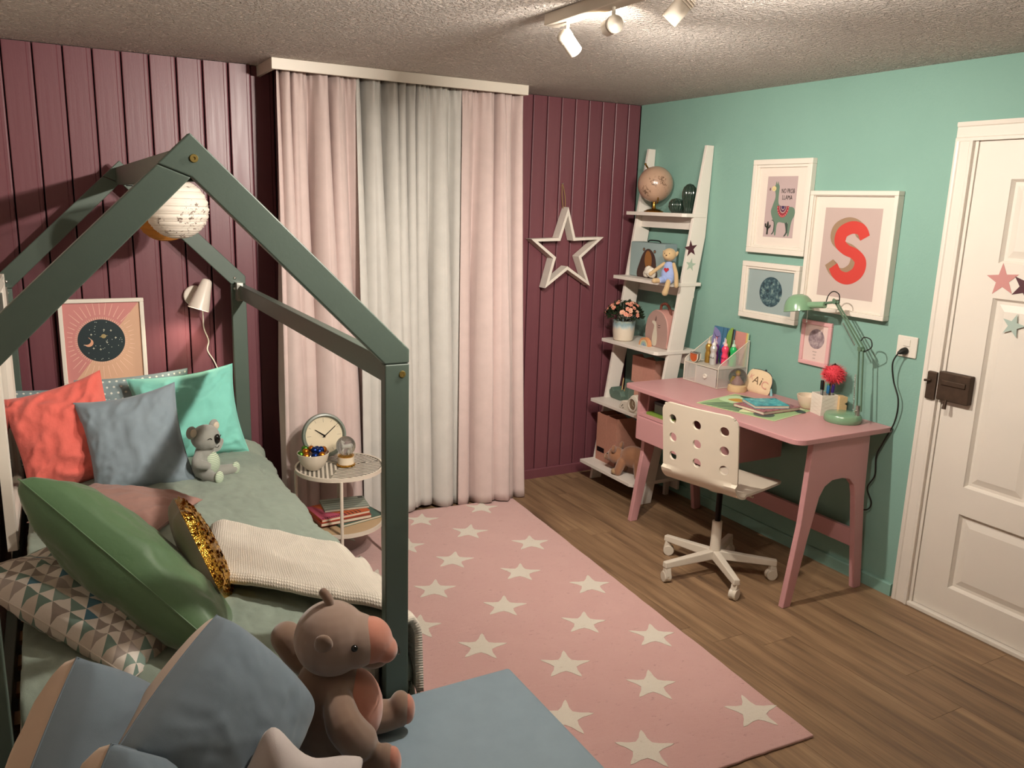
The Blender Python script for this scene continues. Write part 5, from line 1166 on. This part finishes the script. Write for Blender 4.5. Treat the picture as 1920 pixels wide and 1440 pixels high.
G(pt).text('C', Matrix.Translation((.036, -.004, 0)), .056).text('K', Matrix.Translation((-.050, .006, -.001)), .040).build('lettering', mat('letter_pink', '#cf9384', .7), po)
G(pm_).tube(catmull([(-.05, .055, 0), (0, .062, 0), (.05, .054, 0), (.076, .02, 0), (.078, -.02, 0)], 5), .0022, 6).ball((.020, .066, 0), .006, 8, 6).build('zip', mat('zip_navy', '#2b3340', .5), po)
G(pm_).tube([(.080, -.015, -.002), (.090, -.045, -.004), (.094, -.056, -.004)], [.003, .007, .006], 8).build('blue_tag', mat('tag_blue', '#7fb3b8', .5), po)
# placemat, two notebooks
pmM = frame((-.540, -1.290, DT+.0002), (.10, -.43, 0), (.32, .08, 0))
rs_ = random.Random(3); pms = [([(0, 0), (1, 0), (1, 1), (0, 1)], '#cfd2a8'), ([(.012, .016), (.988, .016), (.988, .984), (.012, .984)], '#93b07e'), (soft([(.04, .5), (.3, .42), (.42, .70), (.2, .92), (.05, .85)], 4), '#bcd5a8'), (soft([(.12, .58), (.26, .55), (.30, .68), (.18, .76)], 4), '#c08f3a')]
for k in range(7): a = .06+k*.07; pms.append((soft([(a, .05), (a+.03, .05), (a+.16, .40), (a+.13, .40)], 2), '#24453c'))
pms += [(soft([(.10, .95), (.45, .72), (.80, .80), (.98, .70), (.98, .85), (.60, .95)], 4), '#2b4a46'), (soft([(.5, .95), (.75, .84), (.95, .93), (.75, .97)], 4), '#d5dcc0'), (ell(.80, .70, .07, .10), '#c24a26'), (ell(.78, .20, .11, .15), '#4a544e'), (soft([(.55, .05), (.70, .25), (.60, .5), (.5, .3)], 4), '#cfd6a6')]
pmt = thing('placemat', 'green illustrated paper placemat on the pink desk under two notebooks', 'placemat', (-.33, -1.45, DT))
G(pmM).box(0, .425, 0, .335, 0, .001).build('sheet', mat('mat_green', '#a9b870', .6), pmt); art('jungle_print', pmt, pmM @ Matrix.Translation((0, 0, .001)), .425, .335, pms)
q = NT('pink_sequin_cover'); v_ = q.noise(q.co(), 70, 3, .7); q.set(color=q.ramp(v_, [(.35, '#33201f'), (.48, '#a85a66'), (.62, '#c2808a'), (.7, '#5a6a72')]), rough=.35, metal=.3); q.bump(v_, .6, .003); M_n2 = q.m
q = NT('blue_sequin_cover'); vo = q.n('ShaderNodeTexVoronoi'); q.l(q.co(), vo.inputs['Vector']); vo.inputs['Scale'].default_value = 260; v_ = q.noise(q.co(), 40, 3, .7)
q.set(color=q.ramp(v_, [(.3, '#0e6f8c'), (.5, '#2fb2c4'), (.65, '#7fd6d6')]), rough=.3, metal=.4); q.bump(q.sep(vo.outputs['Color'])[0], .7, .002); M_n1 = q.m
slab('sequin_notebook', 'pink and black sequinned notebook lying on the placemat', 'notebook', frame((-.420, -1.420, DT+.0040), (.02, -1, 0), (1, .12, 0)), .190, .245, .014, M_n2, '#a06870')
slab('sequin_notebook', 'turquoise sequinned notebook stacked on the pink sequinned notebook', 'notebook', frame((-.350, -1.405, DT+.0182), (-.36, -.93, 0), (.93, -.36, 0)), .150, .170, .014, M_n1, '#9a8d9a')
# bowl, pen box, pompom, block
G().lathe([(.0, 0), (.034, 0), (.040, .004), (.052, .030), (.060, .058), (.0605, .064), (.056, .064), (.050, .036), (.036, .012), (.0, .010)], 40, (-.085, -1.580, DT)).build('cream_bowl', mat('cream_glaze', '#dfcab2', .3, var=.04), label='small cream ceramic bowl beside the pen box', cat='bowl')
pbx = thing('pen_box', 'square white pen box with fine line pattern on the desk', 'pen box', (-.115, -1.690, DT)); BM2 = TR(-.112, -1.688, DT, R(-16)); w_ = .042; hh_ = .098
g = G(BM2)
for a, b, c, d in ((-w_, w_, -w_, -w_+.004), (-w_, w_, w_-.004, w_), (-w_, -w_+.004, -w_+.004, w_-.004), (w_-.004, w_, -w_+.004, w_-.004)): g.box(a, b, c, d, 0, hh_)
g.box(-w_+.004, w_-.004, -w_+.004, w_-.004, 0, .004).build('box', mat('pen_box_white', '#e2d8ca', .5), pbx, bevel=.001)
g = G(BM2)
for k in range(5):
    for sd in (-1, 1): g.beam((-w_-.0003, -w_+.004, .008+k*.018), (-w_-.0003, w_-.004, .008+k*.018+sd*.018), .0004, .0003, (1, 0, 0)); g.beam((-w_+.004, -w_-.0003, .012+k*.018), (w_-.004, -w_-.0003, .012+k*.018+sd*.03), .0004, .0003, (0, 1, 0))
g.build('line_pattern', mat('line_rose', '#bfa896', .5), pbx)
for k, (dx, dy, hx, hgt, cn) in enumerate(((-.020, .0, '#15181a', .150, 'black'), (-.004, .016, '#c4662a', .140, 'orange'), (.004, -.012, '#1f5f8c', .128, 'blue'), (.016, .004, '#3a9a54', .132, 'green'), (.024, -.016, '#35206a', .134, 'violet'), (.030, .012, '#9a74b8', .132, 'lilac'))):
    p0 = BM2 @ V((dx*.8, dy, .006)); p1 = BM2 @ V((dx*1.1, dy*1.2, hgt+.012))
    pn = thing('felt_pen', cn+' felt pen standing in the white pen box', 'pen', tuple(p0), 'felt pens in the pen box')
    m_ = p0.lerp(p1, .72); G().tube([p0, m_], .0050, 10).build('barrel', mat('pen_grey', '#8a8a88', .4), pn); G().tube([m_, p0.lerp(p1, .97), p1], [.0078, .0078, .006], 10).build('cap', mat('pen_'+cn, hx, .35), pn)
pom = thing('fluffy_pen', 'pen with fluffy pinkish red pompom standing in the pen box', 'pen', (-.095, -1.700, DT+.006)); pc = V((-.085, -1.702, DT+.192))
G().tube([BM2 @ V((.02, .02, .006)), pc-V((0, 0, .03))], .004, 8).build('barrel', mat('pen_gold', '#b0905a', .4), pom)
g = G(); rn = random.Random(2); g.ball(pc, .042, 16, 12)
for k in range(900):
    d3 = V((rn.gauss(0, 1), rn.gauss(0, 1), rn.gauss(0, 1))).normalized(); sd = d3.orthogonal().normalized()*.0035; l_ = rn.uniform(.050, .066); d4 = (d3+V((rn.uniform(-.3, .3), rn.uniform(-.3, .3), rn.uniform(-.4, .1)))).normalized()
    g.add([pc+d3*.016-sd, pc+d3*.016+sd, pc+d4*l_], [(0, 1, 2)])
g.build('pompom', mat('pompom_red', '#d8434f', .9, var=.12, vs=90), pom, kind='stuff')
G().tube(catmull([pc+V((-.02, .008, .030)), pc+V((-.006, .002, .046)), pc+V((.016, -.01, .036)), pc+V((.02, -.016, .02))], 5), .0018, 6).ball(pc+V((0, .0, .046)), .005, 8, 6).build('key_ring', mat('ring_dark', '#3a2c20', .4, .6), pom)
blk = G(TR(-.062, -1.740, DT, R(-20))).prism([(-.022, 0), (.022, 0), (.022, .012), (.010, .020), (.020, .030), (.020, .052), (.008, .060), (.020, .068), (.020, .092), (-.020, .096), (-.020, .012), (-.022, .012)], lambda a, b, d: (a, d, b), -.022, .022).build('tape_dispenser', mat('beech', '#d2b184', .5, var=.12, vs=60), label='beech wood stacked block behind the desk lamp base', cat='toy', bevel=.002)
# desk lamp
LX, LY = -.140, -1.822
dl = thing('desk_lamp', 'sage green metal architect desk lamp with jointed arms on the desk', 'lamp', (LX, LY, DT)); M_dl = mat('lamp_sage', '#769a79', .25, coat=.4, var=.03); M_dl2 = mat('lamp_sage_dark', '#55705a', .35)
G().lathe([(.0, 0), (.078, 0), (.082, .006), (.082, .026), (.076, .036), (.060, .040), (.0, .041)], 44, (LX, LY, DT)).build('base', M_dl, dl)
e0, e1, e2, e3 = V((LX+.022, LY-.058, DT+.040)), V((LX+.030, LY-.030, 1.105)), V((LX+.010, LY+.118, 1.300)), V((LX-.005, LY+.235, 1.272))
for off in (-.011, .011):
    o_ = V((0, off, 0)); G().beam(e0+o_+V((0, -.006, .02)), e1+o_, .006, .006).build('lower_bar', M_dl2, dl, bevel=.001); G().beam(e1+o_+V((0, 0, .012)), e2+o_*.6, .006, .006).build('upper_bar', M_dl2, dl, bevel=.001)
def spring(p0, p1, r_, turns):
    d = (p1-p0); ax_ = d.orthogonal().normalized(); b_ = d.cross(ax_).normalized(); n = turns*8; return [p0+d*(i/n)+(ax_*math.cos(i*PI/4)+b_*math.sin(i*PI/4))*r_ for i in range(n+1)]
for p0, p1 in ((e0.lerp(e1, .08), e0.lerp(e1, .62)), (e1.lerp(e2, .08), e1.lerp(e2, .55))):
    s_ = V((-.016, .010, 0)); G().tube(spring(p0+s_, p1+s_, .0035, 30), .0011, 5).build('spring', M_steel, dl)
for p in (e1, e2): G().tube([p+V((-.014, 0, 0)), p+V((.014, 0, 0))], .010, 12).tube([p+V((0, -.016, -.004)), p+V((0, .016, .008))], .007, 8).build('joint', M_dl2, dl)
G().tube([e0+V((0, 0, -.004)), e0+V((0, 0, .045))], .011, 12).tube([e0+V((-.02, 0, .02)), e0+V((.02, 0, .02))], .005, 8).build('pivot_post', MATS['steel_screw'], dl)
G().tube([e2, e2.lerp(e3, .55)], .006, 8).build('head_arm', M_dl2, dl)
hd = V((-.02, .985, -.12)).normalized(); G().tube([e3-hd*.060, e3-hd*.022], .013, 14).build('socket_clamp', M_eye, dl); G().tube([e3-hd*.070, e3+hd*.025], .0155, 16).build('socket', M_dl, dl)
sc3 = e3+hd*.080+V((0, 0, -.006)); SMx = frame(sc3, V((1, 0, 0)), hd); SMx = SMx @ Matrix.Rotation(R(-4), 4, 'X')
pr = [(.0, .058), (.022, .056), (.042, .046), (.057, .028), (.066, .004), (.070, -.022), (.068, -.022), (.064, .003), (.055, .026), (.040, .043), (.0, .055)]
G(SMx).lathe(pr, 40).build('shade', M_dl, dl)
G().tube([e3+hd*.012+V((-.014, 0, -.012)), e3+hd*.012+V((-.014, .0, -.075))], .0016, 6).ball(e3+hd*.012+V((-.014, 0, -.078)), .004, 8, 6).build('pull_switch', M_steel, dl)
G().tube(catmull([e3-hd*.075, e2+V((0, .055, -.012)), e2+V((0, .045, .025)), e2+V((0, .020, .045)), e2+V((0, -.012, .035)), e2+V((0, -.018, .005))], 6), .0026, 6).build('lamp_flex', M_black, dl)
G().tube(catmull([e1+V((0, .008, .035)), e1+V((0, -.008, .055)), e1+V((0, -.042, .050)), e1+V((0, -.052, .020)), e1+V((0, -.030, .0)), e1+V((0, -.014, -.01))], 6), .0026, 6).build('lamp_flex', M_black, dl)
# plug and cable to the socket
pc_ = thing('power_cable', 'black power cable with plug hanging from the wall socket past the desk', 'cable', (-.012, -2.02, 1.09))
G().tube([(-.012, -2.000, 1.118), (-.030, -1.998, 1.116), (-.046, -1.990, 1.108)], [.016, .014, .006], 14).build('plug', M_black, pc_)
G().tube(catmull([(-.045, -1.990, 1.108), (-.048, -1.972, 1.06), (-.030, -1.975, .98), (-.030, -2.010, .90), (-.020, -2.000, .80), (-.020, -1.960, .70), (-.018, -1.930, .62), (-.018, -1.935, .53), (-.018, -1.905, .46), (-.018, -1.935, .40), (-.018, -1.920, .36), (-.018, -1.86, .34)], 8), .0034, 8).build('cord', M_black, pc_)

# ---------------------------------------------------------------- pictures on the mint wall
ll = [([(0, 0), (1, 0), (1, 1), (0, 1)], '#b5a09e')]
lg = '#627a68'; dk_ = '#3c4a42'
ll += [(soft([(.62, .28), (.70, .24), (.76, .10), (.70, .03), (.75, .03), (.83, .12), (.78, .26)], 3), dk_), (soft([(.24, .28), (.33, .25), (.33, .10), (.27, .05), (.32, .05), (.38, .12), (.38, .28)], 3), dk_)]
ll += [(soft([(.30, .92), (.28, .86), (.22, .80), (.28, .76), (.31, .66), (.24, .52), (.20, .42), (.28, .30), (.36, .24), (.38, .05), (.43, .05), (.46, .24), (.70, .24), (.80, .25), (.82, .05), (.87, .05), (.92, .27), (.99, .36), (1.0, .44), (.93, .50), (.74, .51), (.48, .53), (.42, .62), (.42, .82), (.39, .87), (.36, .92), (.34, .87)], 4), lg)]
ll += [(ell(.24, .80, .075, .042), '#d2c08a'), (ell(.11, .79, .022, .025), '#6a4c4c'), (soft([(.20, .80), (.23, .79), (.26, .80), (.23, .785)], 2), '#332822')]
for r_, hx in ((1, '#a83c44'), (.80, '#8a2f3a'), (.62, '#b8a698'), (.54, '#5e2d4a'), (.36, '#a9968c'), (.28, '#3c2a52')): ll.append(([(.60+.20*r_*math.cos(R(a)), .52+.19*r_*math.sin(R(a))) for a in range(180, 361, 12)], hx))
for k in range(11): a = R(188+k*16.4); ll.append((ell(.60+.18*math.cos(a), .52+.17*math.sin(a), .009, .008, 8), '#d9b9a6'))
ll += [(ell(.14, .17, .038, .09), '#20261f'), (soft([(.14, .14), (.05, .17), (.04, .22), (.08, .22), (.09, .18), (.14, .18)], 3), '#20261f'), (soft([(.14, .13), (.23, .16), (.24, .20), (.20, .20), (.19, .17), (.14, .17)], 3), '#20261f'), ([(.11, .04), (.17, .04), (.165, .1), (.115, .1)], '#20261f')]
aw, ah = .150, .285
pict('llama_picture', 'white framed llama print with lettering hanging highest on the mint wall', wallM(-1.014, 1.481), .385, .466, .032, .026, ll, [('NO PROB', .72, .76, .105, '#1d1a18', .62), ('LLAMA', .71, .655, .105, '#1d1a18', .68)], step=.014, artbox=(.193-.098, .193+.098, .233-.150, .233+.150))
def thickS():
    c = [(.80, .77), (.70, .90), (.50, .93), (.30, .84), (.27, .67), (.42, .56), (.62, .50), (.76, .38), (.72, .20), (.52, .09), (.30, .13), (.17, .27)]
    P = catmull([(a, b, 0) for a, b in c], 6); Lft, Rgt = [], []
    for i, p in enumerate(P):
        d = (P[min(i+1, len(P)-1)]-P[max(0, i-1)]).normalized(); n = V((-d.y, d.x, 0)); w2 = .112+.022*math.sin(PI*i/(len(P)-1)*2.0)**2; Lft.append((p.x+n.x*w2, p.y+n.y*w2*.8)); Rgt.append((p.x-n.x*w2, p.y-n.y*w2*.8))
    return Lft, Rgt
Lf, Rg = thickS(); ss_ = [([(0, 0), (1, 0), (1, 1), (0, 1)], '#b9a49d')]
def strip(off, sc, hx):
    ss_.append(([(.115+off[0]+p[0]*.80, .165+off[1]+p[1]*.67) for p in Lf+Rg[::-1]], hx))
for t in range(5): strip((-.016*t-.016, .008*t+.008), 1, '#8a6f58' if t < 4 else '#957a60')
strip((0, 0), 1, '#c23b32')
pict('letter_picture', 'large white framed print of a red letter S on the mint wall', wallM(-1.412, 1.232), .478, .562, .040, .020, ss_, step=.004, artbox=(.239-.156, .239+.156, .281-.205, .281+.205))
q = NT('moon_ink'); n1 = q.noise(q.co(), 34, 6, .7); q.set(color=q.ramp(n1, [(.36, '#16262e'), (.50, '#34505a'), (.60, '#6d8784'), (.72, '#b8bcae')]), rough=.6); M_moon = q.m
pict('moon_picture', 'white framed print of a dark blue moon on the mint wall', wallM(-.998, 1.140), .388, .294, .030, .026, [([(0, 0), (1, 0), (1, 1), (0, 1)], '#93a3a2'), (ell(.52, .50, .245, .245*.308/.214, 48), M_moon)], step=.012)
q = NT('moon_mauve'); n1 = q.noise(q.co(), 32, 5, .6); q.set(color=q.ramp(n1, [(.35, '#6d5a60'), (.5, '#927f84'), (.65, '#b8a6a4')]), rough=.6)
pict('small_moon_picture', 'small pink framed moon print with three lines of text beside the desk lamp', wallM(-1.421, .962), .180, .218, .014, .020, [([(0, 0), (1, 0), (1, 1), (0, 1)], '#dcc2ba'), (ell(.52, .62, .345, .345*.140/.178, 44), q.m)], [('always', .5, .27, .055, '#6d5a54', 1), ('with', .5, .18, .055, '#6d5a54', 1), ('you', .5, .09, .055, '#6d5a54', 1)], fm=mat('frame_pink', '#d9a6a6', .45, var=.02))
